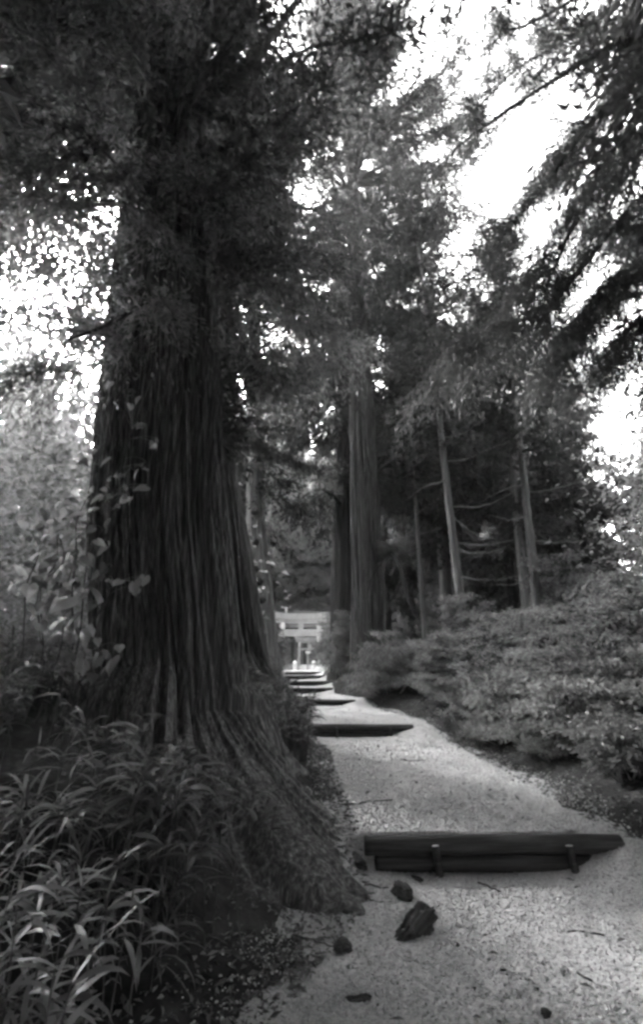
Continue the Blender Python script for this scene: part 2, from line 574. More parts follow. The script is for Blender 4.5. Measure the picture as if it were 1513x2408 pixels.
def sprays(rng, limbs, per, slen, ne, el, ew, droop, start=.25, spread=.9):
    """needle-leaf sprays hanging from limbs"""
    B, D = [], []
    for P in limbs:
        m = max(2, int(per * rng.uniform(.8, 1.2)))
        t = (start + (1 - start) * rng.random(m) ** .8) * (len(P) - 1) * .999
        i = t.astype(int)
        f = (t - i)[:, None]
        b = P[i] * (1 - f) + P[i + 1] * f
        d = P[i + 1] - P[i]
        d /= np.linalg.norm(d, axis=1, keepdims=True) + 1e-9
        r = rng.normal(0, spread, (m, 3))
        r[:, 2] *= .5
        d = d * .8 + r
        d /= np.linalg.norm(d, axis=1, keepdims=True)
        B.append(b)
        D.append(d)
    B, D = np.concatenate(B), np.concatenate(D)
    n = len(B)
    Ls = slen * rng.uniform(.5, 1.25, n)
    s = rng.random((n, ne)) ** .8
    P = B[:, None] + D[:, None] * (s * Ls[:, None])[..., None]
    P[..., 2] -= droop * Ls[:, None] * s ** 1.7
    # sub-twigs give the spray its width
    P += rng.normal(0, 1, (n, ne, 3)) * (.13 * slen * (.4 + s))[..., None]
    dd = D[:, None] + rng.normal(0, .55, (n, ne, 3))
    dd[..., 2] -= droop * 1.3 * s
    P, dd = P.reshape(-1, 3), dd.reshape(-1, 3)
    k = len(P)
    return leaves(P, dd, el * rng.uniform(.6, 1.4, k), ew * rng.uniform(.7, 1.3, k), rng)


def cedar_crown(seed, axis, zlo, zhi, rmax, nl, per, slen, ne, el, ew, droop=.7, peak=.25, low_pitch=-.15, mat=None, twigs=True, azf=None, rad0=.05, start=.2):
    """returns (foliage mesh, twig mesh)"""
    rng = np.random.default_rng(seed)
    ax = np.array(axis, float)
    limbs, mb = [], MB()
    for q in range(nl):
        h = (q + rng.random()) / nl
        h = h ** .9
        z = zlo + (zhi - zlo) * h
        prof = min(1, .45 + h / max(peak, .01) * .55) * (1 - max(0, h - peak) / (1 - peak)) ** .75 + .06
        ln = rmax * prof * rng.uniform(.65, 1.15)
        az = rng.uniform(0, 2 * pi)
        if azf and not azf(az, z, rng):
            continue
        b = np.array([np.interp(z, ax[:, 0], ax[:, 1]), np.interp(z, ax[:, 0], ax[:, 2]), z])
        P = limb_pts(rng, b, az, ln, low_pitch + .75 * h + rng.normal(0, .12), .35 * (1 - h), .22)
        limbs.append(P)
        mb.add(*tube(P, np.linspace(rad0 * (.5 + ln / rmax), .008, len(P)), 5, caps=False))
    w = [np.linalg.norm(P[-1] - P[0]) for P in limbs]
    tot = sum(w)
    V, T = [], []
    off = 0
    for P, l in zip(limbs, w):
        v, t = sprays(rng, [P], per * nl * l / tot, slen, ne, el, ew, droop, start)
        V.append(v)
        T.append(t + off)
        off += len(v)
    return mesh("foliage", np.concatenate(V), np.concatenate(T), mat or M_CEDAR), (mb.me("branches", M_TWIG, True) if twigs else None)


def put_crown(root, fo, tw):
    c = obj("crown", fo, root)
    if tw:
        b = obj("branches", tw, c)
        b["kind"] = "stuff"
    return c


# --- the giant cedar on the left
AX = [(-.3, -1.56, 5.45), (.3, -1.57, 5.5), (1.5, -1.70, 5.6), (3.1, -2.03, 5.65), (4.6, -2.2, 5.7), (10.5, -2.78, 5.9), (20, -3.1, 6.2), (32, -3.3, 6.4)]
zsA = np.concatenate([zl(-.3, 1.6, 110, 1.2), zl(1.6, 14, 210, 1.15)[1:], zl(14, 31, 60)[1:]])
ang0 = math.atan2(3.88 - 5.5, .36 + 1.68)
lob = [(ang0, [(-.3, 3.0), (0.0, 2.6), (.13, 2.36), (.34, 1.9), (.65, 1.38), (.9, 1.08), (1.1, .9)], 26, 6, 1.1),
       (ang0 + .3, [(-.3, 2.5), (0.1, 2.1), (.34, 1.65), (.65, 1.25), (.9, 1.0), (1.1, .88)], 30, 8, 1.1),
       (ang0 - .32, [(-.3, 2.6), (0.0, 2.2), (.3, 1.65), (.65, 1.3), (.9, 1.03), (1.1, .88)], 30, 8, 1.1),
       (ang0 - .75, [(-.3, 2.2), (.1, 1.8), (.4, 1.45), (.9, 1.12), (1.5, .9)], 30, 6, 1.2),
       (ang0 - 1.7, [(-.3, 2.3), (.3, 1.7), (.7, 1.3), (1.4, .95)], 30, 6, 1.2),
       (ang0 + .95, [(-.3, 2.2), (.2, 1.7), (.6, 1.3), (1.3, .95)], 30, 6, 1.2),
       (ang0 + 2.4, [(-.3, 2.2), (.5, 1.5), (1.4, .95)], 16, 6, 1.2)]
giant = thing("giant_cedar", "giant cedar with deeply furrowed bark and spreading roots in the left foreground", "tree")
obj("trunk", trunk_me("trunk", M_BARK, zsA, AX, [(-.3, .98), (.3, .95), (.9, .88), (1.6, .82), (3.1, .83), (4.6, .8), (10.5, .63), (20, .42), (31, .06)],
                      760, lob, .075, 12.0, .24, 31), giant)
rng = np.random.default_rng(5)
# large limbs that show against the sky
for pts, r0 in (([at(470, 245, 5.75), at(535, 200, 5.5), at(600, 130, 5.5), at(660, 60, 5.6), at(720, -30, 5.8), at(800, -160, 6.2)], .13),
                ([at(472, 255, 5.5), at(530, 278, 5.2), at(585, 300, 5.0), at(604, 330, 4.9)], .09),
                ([at(585, 300, 5.0), at(580, 370, 5.0), at(583, 430, 5.1)], .02),
                ([at(600, 325, 4.9), at(640, 352, 5.0), at(690, 330, 5.2), at(725, 270, 5.5)], .028),
                ([at(540, 195, 5.5), at(580, 150, 5.3), at(640, 110, 5.0)], .04),
                ([at(330, 240, 5.6), at(240, 150, 5.2), at(150, 60, 4.9), at(60, -60, 4.8)], .10),
                ([at(440, 560, 5.4), at(380, 520, 5.0), at(300, 480, 4.6), at(200, 470, 4.3)], .03),
                ([at(500, 640, 5.9), at(600, 690, 6.6), at(690, 640, 7.2), at(770, 580, 7.6)], .035),
                ([at(500, 760, 5.9), at(600, 730, 6.8), at(660, 720, 7.2), at(700, 740, 7.4)], .03),
                ([at(360, 700, 5.0), at(260, 760, 4.4), at(160, 800, 4.1)], .03)):
    P = spline(pts, 16)
    obj("limb", MB().add(*tube(P, np.linspace(r0, r0 * .35, 16), 9, .05, rng)).me("limb", M_BARKD, True), giant)
# crown: high limbs, left out on the path side to let skylight onto the path, lower hanging sprays round the trunk
fo, tw = cedar_crown(41, AX, 7.5, 31, 5.4, 150, 34, .8, 30, .14, .042, .8, .35, -.2, start=.08, azf=lambda a, z, r: not (z > 12.5 and cos(a) > .0))
put_crown(giant, fo, tw)
rng = np.random.default_rng(43)
low = []
for x, y, Yd, az, ln in [(250, 330, 5.0, 3.6, 1.6), (380, 420, 4.8, 4.2, 1.3), (300, 560, 4.8, 4.0, 1.4), (430, 620, 4.9, 4.6, 1.1), (340, 700, 4.7, 4.2, 1.3),
                         (520, 560, 5.2, 5.4, 1.4), (560, 430, 5.4, 5.6, 1.6), (200, 480, 4.9, 3.4, 1.7), (150, 620, 4.8, 3.2, 1.6), (250, 780, 4.6, 3.9, 1.2),
                         (430, 770, 4.85, 4.6, .9), (330, 830, 4.7, 4.3, .9), (600, 620, 5.8, 5.9, 1.8), (620, 500, 6.0, 6.0, 1.8), (560, 720, 5.8, 6.0, 1.5),
                         (100, 380, 5.2, 3.1, 1.8), (470, 480, 5.0, 4.9, 1.0), (200, 880, 4.6, 3.6, 1.0), (640, 760, 6.4, 6.1, 1.5), (540, 320, 5.5, 5.5, 1.6),
                         (120, 240, 5.2, 3.4, 1.8), (350, 180, 5.2, 4.2, 1.4), (220, 120, 5.2, 3.8, 1.6), (440, 90, 5.4, 4.8, 1.3), (600, 840, 7.0, 6.1, 1.3)]:
    low.append(limb_pts(rng, at(x, y, Yd + .4), az, ln, .15, .5, .0))
v, t = sprays(rng, low, 44, .6, 30, .10, .024, .95, .02, .9)
c = obj("hanging_foliage", mesh("hanging_foliage", v, t, M_CEDAR_LIT), giant)
mb = MB()
for P in low:
    mb.add(*tube(P, np.linspace(.022, .005, len(P)), 5, caps=False))
b = obj("branches", mb.me("branches", M_TWIG, True), c)
b["kind"] = "stuff"

# --- the dark cedar behind it
dark = thing("cedar_tree", "dark cedar trunk right behind the giant cedar, its root reaching the path", "tree")
BX = [(0, -1.7, 9.6), (2, -1.93, 9.6), (3.9, -2.17, 9.6), (5.5, -2.48, 9.7), (14, -3.0, 9.8), (26, -3.3, 10)]
angb = math.atan2(8.25 - 9.6, .12 + 1.75)
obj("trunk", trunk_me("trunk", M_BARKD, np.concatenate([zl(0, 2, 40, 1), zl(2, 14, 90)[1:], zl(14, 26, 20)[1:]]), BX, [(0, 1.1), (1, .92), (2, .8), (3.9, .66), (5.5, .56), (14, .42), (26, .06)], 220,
                      [(angb, [(0, 2.7), (.25, 2.35), (.6, 1.7), (1.1, 1.2), (1.8, .8)], 40, 5, 1.4), (angb + .8, [(0, 2.2), (.5, 1.6), (1.2, 1.0)], 25, 6, 1.3)], .07, 8, .2, 61), dark)
fo, tw = cedar_crown(62, BX, 6.5, 26, 3.2, 80, 30, .8, 24, .17, .06, .75, .3, start=.08, mat=M_CEDAR_BACKLIT)
put_crown(dark, fo, tw)

# --- pale cedar with knots
pale = thing("cedar_tree", "pale cedar trunk with dark knots just left of the torii", "tree")
CX = [(0.6, -1.75, 17), (2.9, -2.0, 17), (6.5, -2.47, 17), (14, -2.9, 17), (30, -3.4, 17)]
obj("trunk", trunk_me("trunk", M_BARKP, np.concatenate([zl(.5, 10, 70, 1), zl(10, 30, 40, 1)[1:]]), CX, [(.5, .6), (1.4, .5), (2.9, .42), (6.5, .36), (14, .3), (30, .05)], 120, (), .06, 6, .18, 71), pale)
for z, a in ((5.0, -1.9), (4.55, -1.6), (6.0, -1.7), (3.9, -1.5), (7.2, -1.6)):
    cx = np.interp(z, [p[0] for p in CX], [p[1] for p in CX])
    p0 = np.array([cx + .3 * cos(a), 17 + .3 * sin(a), z])
    d = np.array([cos(a) * .9, sin(a) * .9, -.25])
    obj("knot", MB().add(*tube([p0, p0 + d * .12, p0 + d * .2], [.16, .13, .05], 8)).me("knot", M_BARKD, True), pale)
fo, tw = cedar_crown(72, CX, 7, 30, 4.4, 80, 28, .9, 22, .22, .08, .75, .3, start=.06, mat=M_CEDAR_BACKLIT)
put_crown(pale, fo, tw)

# --- the tall cedar beside the path, centre
mid = thing("cedar_tree", "tall cedar with furrowed trunk and a dark burl, centre right beside the path", "tree")
DX = [(.5, 1.62, 17), (5, 1.70, 17), (10, 1.68, 17), (14, 1.65, 17), (38, 1.5, 17)]
angd = math.atan2(-.9, -1.05)
obj("trunk", trunk_me("trunk", M_BARK, np.concatenate([zl(.3, 4, 50, 1), zl(4, 18, 110, 1)[1:], zl(18, 39, 40, 1)[1:]]), DX, [(.3, .78), (1.5, .66), (3, .59), (10, .54), (14, .45), (25, .32), (39, .05)], 260,
                      [(angd, [(.3, 1.7), (.8, 1.3), (1.4, .9)], 14, 5, 2), (angd + 2.0, [(.3, 1.4), (1, 1.0), (1.6, .8)], 12, 5, 2)], .09, 7, .16, 81), mid)
bp = at(905, 1298, 16.6)
burl = MB().add(*tube([bp + (-.35, 0, .0), bp + (-.05, -.05, .02), bp + (.18, -.06, .03), bp + (.36, -.05, .08), bp + (.46, -.05, .14)], [.44, .34, .2, .14, .1], 14, .08, np.random.default_rng(3)))
bo = obj("burl", burl.me("burl", M_BARKD, True), mid)
rng = np.random.default_rng(9)
for pts, r0 in (([at(918, 1300, 16.5), at(940, 1325, 16.3), at(952, 1375, 16.2), at(958, 1410, 16.1)], .10),
                ([at(918, 1306, 16.5), at(893, 1330, 16.2), at(872, 1365, 16.1), at(862, 1410, 16.1)], .025),
                ([at(915, 1308, 16.5), at(902, 1335, 16.1), at(910, 1358, 16.0)], .03),
                ([at(925, 1300, 16.4), at(960, 1300, 16.2), at(985, 1290, 16.0)], .04),
                ([at(958, 1408, 16.1), at(975, 1440, 15.9), at(990, 1465, 15.8)], .035),
                ([at(888, 1110, 16.8), at(912, 1088, 16.2), at(945, 1078, 15.8), at(985, 1082, 15.4)], .05),
                ([at(885, 930, 16.8), at(930, 890, 16), at(990, 860, 15.4)], .06),
                ([at(822, 120, 17), at(790, 90, 16.5), at(755, 60, 16)], .16)):
    P = spline(pts, 12)
    obj("limb", MB().add(*tube(P, np.linspace(r0, r0 * .4, 12), 8, .05, rng)).me("limb", M_BARKD, True), mid)
fo, tw = cedar_crown(82, DX, 12.3, 39, 6.8, 200, 36, .95, 26, .19, .06, .9, .55, -.1, rad0=.08, start=.2, mat=M_CEDAR_BACKLIT)
put_crown(mid, fo, tw)

# --- trunk behind it
bk = thing("cedar_tree", "dark cedar trunk half hidden behind the left side of the burled cedar", "tree")
D2 = [(.8, .85, 21), (4, .9, 21), (12, 1.15, 21), (30, 1.3, 21)]
obj("trunk", trunk_me("trunk", M_BARKD, np.concatenate([zl(.8, 12, 70, 1), zl(12, 30, 30, 1)[1:]]), D2, [(.8, .7), (2, .55), (4, .5), (12, .42), (30, .05)], 120, (), .08, 6, .16, 91), bk)
obj("limb", MB().add(*tube(spline([at(800, 1185, 20.7), at(770, 1156, 20.3), at(743, 1153, 20), at(702, 1177, 19.8), at(672, 1218, 19.6)], 14), np.linspace(.1, .03, 14), 8)).me("limb", M_BARKD, True), bk)
fo, tw = cedar_crown(92, D2, 8.5, 30, 4.5, 80, 28, .9, 22, .24, .085, .75, .3, start=.05, mat=M_CEDAR_BACKLIT)
put_crown(bk, fo, tw)


# --- slim conifers on the right bank, with dead lower branches
def slim(label, base, top, r, axis, zc, seed, rc, dead):
    root = thing("slim_conifer", label, "tree", group="slim conifers on the right bank")
    obj("trunk", trunk_me("trunk", M_BARKT, np.linspace(base, top, 90), axis, [(base, r * 1.25), (base + 2, r), (top * .6, r * .6), (top, .02)], 40, (), .02, 4, .8, seed), root)
    rng = np.random.default_rng(seed)
    for pts in dead:
        P = spline(pts, 14)
        P += rng.normal(0, .012, P.shape)
        obj("dead_branch", MB().add(*tube(P, np.linspace(.034, .008, 14), 6)).me("dead_branch", M_BARKT, True), root)
    fo, tw = cedar_crown(seed + 1, axis, zc, top, rc, 62, 22, .7, 24, .15, .045, .6, .2, -.05, start=.05, mat=M_CEDAR_BACKLIT)
    put_crown(root, fo, tw)
    return root


slim("slim conifer with bare leaning trunk, left of the two pale ones above the hedge", .9, 20.5, .14, [(.9, 4.15, 14), (3, 4.13, 14), (10, 4.0, 14), (20.5, 3.7, 14)], 8.6, 101, 2.6,
     [[at(1050, 1085, 14), at(1100, 1080, 13.6), at(1140, 1060, 13.2), at(1200, 1040, 13)],
      [at(1062, 1190, 14), at(1120, 1192, 13.6), at(1170, 1178, 13.2), at(1215, 1150, 13)],
      [at(1070, 1275, 14), at(1120, 1282, 13.6), at(1170, 1278, 13.3), at(1230, 1265, 13.1)],
      [at(1078, 1355, 14), at(1120, 1362, 13.6), at(1180, 1362, 13.4), at(1240, 1350, 13.2)],
      [at(1072, 1290, 14), at(1110, 1300, 13.6), at(1160, 1298, 13.4), at(1200, 1280, 13.2)],
      [at(1060, 1210, 14.1), at(1090, 1235, 13.8), at(1130, 1262, 13.5), at(1170, 1268, 13.3)],
      [at(1045, 1030, 14), at(1090, 1020, 13.7), at(1140, 985, 13.2)],
      [at(1040, 960, 14), at(990, 950, 13.6), at(930, 975, 13.3)],
      [at(1056, 1130, 14), at(1010, 1140, 13.6), at(960, 1170, 13.3)]])
slim("slim conifer with pale straight trunk, rightmost of those rising from the hedge", 1.0, 19.5, .15, [(1, 6.75, 15), (3, 6.84, 15), (12, 7.2, 15), (19.5, 7.4, 15)], 8.8, 111, 2.8,
     [[at(1235, 1160, 15), at(1300, 1150, 14.6), at(1370, 1130, 14.2), at(1430, 1090, 14)],
      [at(1248, 1270, 15), at(1310, 1275, 14.6), at(1380, 1270, 14.3)],
      [at(1225, 1070, 15), at(1290, 1055, 14.6), at(1350, 1040, 14.2)],
      [at(1240, 1215, 15), at(1200, 1222, 14.6), at(1150, 1212, 14.3)],
      [at(1252, 1330, 15), at(1320, 1335, 14.6), at(1400, 1340, 14.2)],
      [at(1232, 1140, 15), at(1190, 1150, 14.6), at(1130, 1180, 14.2)],
      [at(1255, 1345, 15), at(1215, 1372, 14.7), at(1150, 1375, 14.3)]])
slim("thinnest slim conifer, standing just right of the burled cedar", .9, 17, .10, [(.9, 4.05, 19), (8, 4.08, 19), (17, 4.0, 19)], 8.5, 121, 2.2,
     [[at(985, 1260, 19), at(1010, 1250, 18.6), at(1040, 1240, 18.3)], [at(983, 1330, 19), at(960, 1320, 18.6), at(935, 1330, 18.3)],
      [at(982, 1210, 19), at(1005, 1190, 18.7), at(1030, 1180, 18.4)]])
slim("slim conifer with dark trunk, just behind the rightmost pale one", 1.2, 18, .17, [(1, 7.5, 17.5), (9, 7.75, 17.5), (18, 8, 17.5)], 7.0, 131, 3.0, [])

# --- big conifer off the right side: only its drooping boughs come into view
rightc = thing("drooping_conifer", "conifer overhanging from the upper right with long drooping boughs against the sky", "tree")
RX = [(0, 8.6, 6.2), (30, 8.6, 6.4)]
obj("trunk", trunk_me("trunk", M_BARKD, np.linspace(.3, 24, 60), RX, [(0, .6), (2, .45), (12, .34), (24, .05)], 60, (), .04, 5, .5, 141), rightc)
rng = np.random.default_rng(142)
boughs = [[at(1640, -40, 6.6), at(1520, 60, 6.2), at(1400, 130, 5.9), at(1270, 210, 5.7), at(1150, 290, 5.6), at(1060, 360, 5.6)],
          [at(1640, 60, 6.6), at(1500, 180, 6.1), at(1390, 290, 5.8), at(1310, 400, 5.6), at(1240, 490, 5.5), at(1180, 560, 5.5)],
          [at(1660, 200, 6.6), at(1520, 310, 6.2), at(1430, 420, 5.9), at(1350, 530, 5.7), at(1310, 620, 5.6), at(1280, 690, 5.6)],
          [at(1660, 380, 6.6), at(1530, 450, 6.3), at(1440, 540, 6.1), at(1360, 640, 6.0), at(1270, 740, 6.0), at(1150, 770, 6.0), at(1050, 830, 6.1)],
          [at(1660, 560, 6.6), at(1540, 600, 6.3), at(1450, 660, 6.1), at(1380, 760, 6.0), at(1340, 840, 6.0)],
          [at(1640, -200, 6.8), at(1500, -100, 6.4), at(1380, -20, 6.1), at(1260, 50, 5.9), at(1150, 90, 5.8)],
          [at(1660, 0, 7.6), at(1540, 130, 7.4), at(1450, 240, 7.2), at(1380, 330, 7.1), at(1300, 420, 7.0)],
          [at(1680, 120, 7.8), at(1560, 260, 7.6), at(1480, 380, 7.4), at(1440, 480, 7.3), at(1420, 560, 7.2)],
          [at(1600, -160, 7.6), at(1480, -20, 7.4), at(1340, 90, 7.2), at(1220, 160, 7.0), at(1120, 260, 7.0)],
          [at(1680, 480, 8), at(1560, 540, 7.8), at(1480, 640, 7.6), at(1400, 720, 7.5), at(1330, 780, 7.5)],
          [at(1660, 700, 6.8), at(1560, 720, 6.6), at(1480, 780, 6.5), at(1420, 880, 6.4)]]
subs = []
for P in boughs:
    P = spline(P, 18)
    bo = obj("bough", MB().add(*tube(P, np.linspace(.075, .014, 18), 8, .06, rng)).me("bough", M_BARKD, True), rightc)
    mb = MB()
    for q in range(40):
        i = rng.integers(1, 17)
        d = P[i + 1] - P[i] if i < 17 else P[i] - P[i - 1]
        d = d / np.linalg.norm(d)
        az = math.atan2(d[1], d[0]) + rng.choice([-1, 1]) * rng.uniform(.2, .9)
        S = limb_pts(rng, P[i], az, rng.uniform(.5, 1.5) * (1.25 - .03 * i), -.3, .45, .0)
        subs.append(S)
        mb.add(*tube(S, np.linspace(.014, .004, len(S)), 5, caps=False))
    subs.append(P[8:])
    tb = obj("twigs", mb.me("twigs", M_TWIG, True), bo)
    tb["kind"] = "stuff"
v, t = sprays(rng, subs, 19, .42, 22, .085, .016, 1.25, .15, .55)
cr = obj("crown", mesh("foliage", v, t, M_CEDAR), rightc)
fo, tw = cedar_crown(145, RX, 7, 24, 3.6, 70, 26, .8, 22, .2, .07, .8, .3)  # full crown added out of view to shade the right bank
obj("crown", fo, rightc)

# ------------------------------------------------------------------ forest behind: shared meshes, each tree a thing
protos = []
for k in range(3):
    axk = [(0, 0, 0), (20, .2 * k - .2, .1)]
    tm = trunk_me("trunk", M_BARKT if k == 1 else M_BARKD, np.linspace(-.6, 20, 40), axk, [(-.6, .42), (2, .3), (12, .2), (20, .03)], 32, (), .03, 4, .5, 200 + k)
    fo, tw = cedar_crown(210 + k, axk, (3.0, 5.5, 2.2)[k], 20.5, (3.6, 3.2, 4.2)[k], 90, 22, .95, 20, .3, .11, .7, .3, -.1, start=.1)
    protos.append((tm, fo, tw))
rng = np.random.default_rng(17)
far = []
for q in range(64):
    if q < 34:
        x, y = -34 + 68 * (q + rng.random()) / 34, rng.uniform(54, 74)
    elif q < 46:
        x, y = rng.uniform(6, 26), rng.uniform(19, 46)
    elif q < 57:
        x, y = rng.uniform(-24, -6), rng.uniform(18, 46)
    else:
        x, y = (-7.5, 5.6, -8.5, 3.4, -11, 8.6, 10.5)[q - 57], (30, 21, 24, 25, 15, 21, 18)[q - 57]
    far.append((x, y))
lab = {'L': "conifer in the dim wood to the left of the path, behind the giant cedar",
       'R': "conifer in the dim wood to the right, behind the slim pale trunks",
       'F': "conifer in the far line of forest beyond the shrine"}
for q, (x, y) in enumerate(far):
    k = q % 3
    side = 'F' if y > 50 else ('L' if x < 0 else 'R')
    s = rng.uniform(.75, 1.15) * (1.75 if side == 'F' else (.6 if abs(x) > 9 else .9))
    z = float(groundz(np.array(x), np.array(y)))
    t = thing("forest_conifer", lab[side], "tree", (x, y, z), {'L': "conifers in the wood on the left", 'R': "conifers in the wood on the right", 'F': "far line of conifers"}[side], rng.uniform(0, 6.28))
    t.scale = (s * rng.uniform(.9, 1.2), s * rng.uniform(.9, 1.2), s)
    tm, fo, tw = protos[k]
    obj("trunk", tm, t)
    put_crown(t, fo, tw)

for q, (x, y, k, sx, sz) in enumerate(((-9.5, 40, 0, 1.1, 1.3), (8.0, 41, 2, 1.0, 1.2), (-10.5, 48, 2, 1.1, 1.3), (9.5, 49, 0, 1.1, 1.3), (-5.2, 59, 2, 1.2, .8), (-1.5, 58.3, 2, 1.2, .75),
                                       (2.0, 58.8, 2, 1.2, .8), (5.6, 59, 2, 1.2, .85), (-9, 60, 2, 1.3, .9), (9.5, 59, 2, 1.3, .9), (.4, 63, 0, 1.2, 1.2), (-3.4, 64, 0, 1.2, 1.3))):  # those beside the clearing are added to shade it
    t = thing("forest_conifer", lab['F'] if y > 50 else "conifer added beside the shrine clearing to shade it", "tree", (x, y, float(groundz(np.array(x), np.array(y))) - .3),
              "far line of conifers" if y > 50 else "conifers added to shade the shrine clearing", q * 1.7)
    t.scale = (sx, sx, sz)
    obj("trunk", protos[k][0], t)
    put_crown(t, *protos[k][1:])
for x, y, s_, l in ((7.4, 2.6, .95, "unseen low-branched conifer added for shade, right of the camera"), (11.5, 5.4, 1.1, "unseen low-branched conifer added for shade, off the right edge"), (-5.8, -.6, 1.0, "unseen low-branched conifer added for shade, left of the camera")):  # added out of view to darken the foreground and right bank
    t = thing("forest_conifer", l, "tree", (x, y, float(groundz(np.array(x), np.array(y))) - .3), "low-branched conifers added for shade", x)
    t.scale = (s_, s_, s_)
    obj("trunk", protos[2][0], t)
    put_crown(t, *protos[2][1:])
AVE = cedar_crown(240, [(0, 0, 0), (20, .1, .1)], 6.2, 20.5, 3.6, 120, 30, .75, 26, .13, .045, .75, .3, -.1, start=.1)
# conifers around the camera, most added unseen to keep skylight off the foreground
for q, (x, y, s, l) in enumerate(((-2.4, -1.8, 1.05, "unseen conifer added for shade behind the photographer, on the left"), (3.6, -1.0, 1.05, "unseen conifer added for shade behind the photographer, on the right"),
                                  (.4, -5.0, 1.3, "unseen conifer added for shade farthest behind the photographer"), (-6.4, 6.6, 1.27, "tall conifer off the left edge, its crown filling the upper left corner"),
                                  (1.5, -1.0, 1.4, "unseen conifer added for shade right behind the photographer"), (-7.6, 4.6, 1.6, "conifer off the upper left, left of the photographer"),
                                  (4.3, 1.5, .98, "conifer added to shade the foreground, overhanging the camera from the right, its trunk out of the picture"), (-6.8, 1.0, 1.5, "unseen conifer added for shade beside the photographer, on the left"), (6.0, -.2, 1.6, "unseen conifer added for shade beside the photographer, on the right"))):
    t = thing("near_camera_conifer", l, "tree", (x, y, float(groundz(np.array(x), np.array(y))) - .2), "avenue conifers round the camera", q * 1.3)
    t.scale = (s * 1.15, s * 1.15, s * 1.1)
    obj("trunk", protos[1][0], t)
    put_crown(t, *AVE)


# ring of unseen conifers added behind and beside the camera to block skylight
for q in range(17):
    a = radians(-205 + 230 * (q + .5) / 17)
    rr = 12 + 9 * ((q * 7) % 5) / 5
    x, y = rr * cos(a) * 1.05 + .5, rr * sin(a) - 1
    t = thing("forest_conifer", "unseen conifer added around and behind the camera to close off the sky", "tree", (x, y, float(groundz(np.array(x), np.array(y))) - .2), "conifers added behind the camera", q * 2.1)
    t.scale = (1.25, 1.25, 1.15)
    tm, fo, tw = protos[(0, 2)[q % 2]]
    obj("trunk", tm, t)
    put_crown(t, fo, tw)


# ------------------------------------------------------------------ broad-leaved growth and shrubs
def bush_me(seed, rx, ry, h, nclump, nleaf, ll, lw, flat=.35, core=.45, mat=None, clump=.26, low=.12):
    rng = np.random.default_rng(seed)
    az, u = rng.uniform(0, 2 * pi, nclump), rng.random(nclump)
    el = np.arcsin(u * .98)
    rho = (core + (1 - core) * rng.random(nclump) ** .5) * rng.uniform(.75, 1.2, nclump)
    C = np.stack([rx * rho * np.cos(az) * np.cos(el), ry * rho * np.sin(az) * np.cos(el), h * (low + (1 - low) * rho * np.sin(el))], -1)
    cs = rng.uniform(.6, 1.3, nclump) * clump * min(rx, h)
    P = C[:, None] + rng.normal(0, 1, (nclump, nleaf, 3)) * cs[:, None, None] * np.array([1, 1, flat])
    D = rng.normal(0, 1, P.shape) + (P - C[:, None]) / cs[:, None, None] * .8 + np.array([0, 0, .1])
    D[..., 2] *= .55
    P, D = P.reshape(-1, 3), D.reshape(-1, 3)
    ok = P[:, 2] > .03
    P, D = P[ok], D[ok]
    n = len(P)
    r = rng.normal(0, .6, n)
    v, t = leaves(P, D, ll * rng.uniform(.6, 1.3, n), lw * rng.uniform(.7, 1.3, n), rng, .15, r)
    stems = []
    for c in C[rng.permutation(nclump)[:9]]:
        b = np.array([rng.normal(0, .1 * rx), rng.normal(0, .1 * ry), -.1])
        m = (b + c) / 2 + (rng.normal(0, .08), rng.normal(0, .08), -.05 * h)
        stems.append(MB().add(*tube(spline([b, m, c], 8), np.linspace(.02 * h, .006 * h, 8), 6)).me("stem", M_TWIGP, True))
    return mesh("leaves", v, t, mat or M_SHRUB), stems


BUSH = [bush_me(301, 1.0, .95, 1.25, 90, 230, .066, .03, .24, .4, clump=.135), bush_me(302, 1.2, 1.0, 1.1, 90, 230, .066, .03, .24, .4, clump=.135), bush_me(303, .85, .85, 1.45, 90, 230, .066, .03, .24, .4, clump=.135)]


def shrub(label, x, y, k, s, rot=0, sz=1.0, name="azalea_shrub", group="shrubs of the hedge"):
    z = float(groundz(np.array(x), np.array(y))) - .03
    t = thing(name, label, "shrub", (x, y, z), group, rot)
    t.scale = (s, s, s * sz * 1.22)
    lm, st = BUSH[k]
    obj("leaves", lm, t)
    for q in st:
        obj("stem", q, t)
    return t


shrub("hedge shrub nearest the camera at the right edge of the picture", 3.75, 4.9, 1, 1.0, .3, .82)
shrub("dark hedge shrub overhanging the path edge above the end of the nearest log step", 3.45, 6.2, 0, .95, 1.7)
shrub("hedge shrub at the right edge of the picture, second one back from the camera", 5.0, 6.0, 2, 1.1, 2.2, .8)
shrub("rounded hedge shrub spilling over a dark hollow at the right path edge", 3.4, 7.7, 1, .95, 4)
shrub("low hedge shrub at the path edge midway between the first two log steps", 3.15, 9.0, 0, .85, 2.4)
shrub("hedge shrub behind the dark hollow, filling the middle of the right bank", 4.7, 7.8, 0, 1.2, .6)
shrub("tall hedge shrub in front of the rightmost pale trunk", 6.4, 9.4, 2, 1.25, 5)
shrub("pale hedge shrub with bare stems showing at the bend of the path", 2.75, 10.7, 2, .85, 2.8)
shrub("pale hedge shrub beside the second log step, below the left slim trunk", 3.9, 10.0, 0, 1.05, .9)
shrub("hedge shrub between the two pale slim trunks", 5.0, 11.4, 1, 1.2, 3.3)
shrub("bright hedge shrub at the foot of the burled cedar", 1.75, 13.4, 0, .95, 5.2, 1.1)
shrub("pale hedge shrub right of the burled cedar's foot", 2.9, 12.9, 1, 1.05, .4)
shrub("hedge shrub under the thinnest slim trunk", 4.1, 13.2, 2, 1.15, 1.1)
shrub("dark hedge shrub behind the others at the far right", 7.6, 9.6, 0, 1.5, 2)
shrub("dark tall shrub at the right edge below the dim wood", 8.4, 12.5, 1, 1.6, 4.4, 1.2)
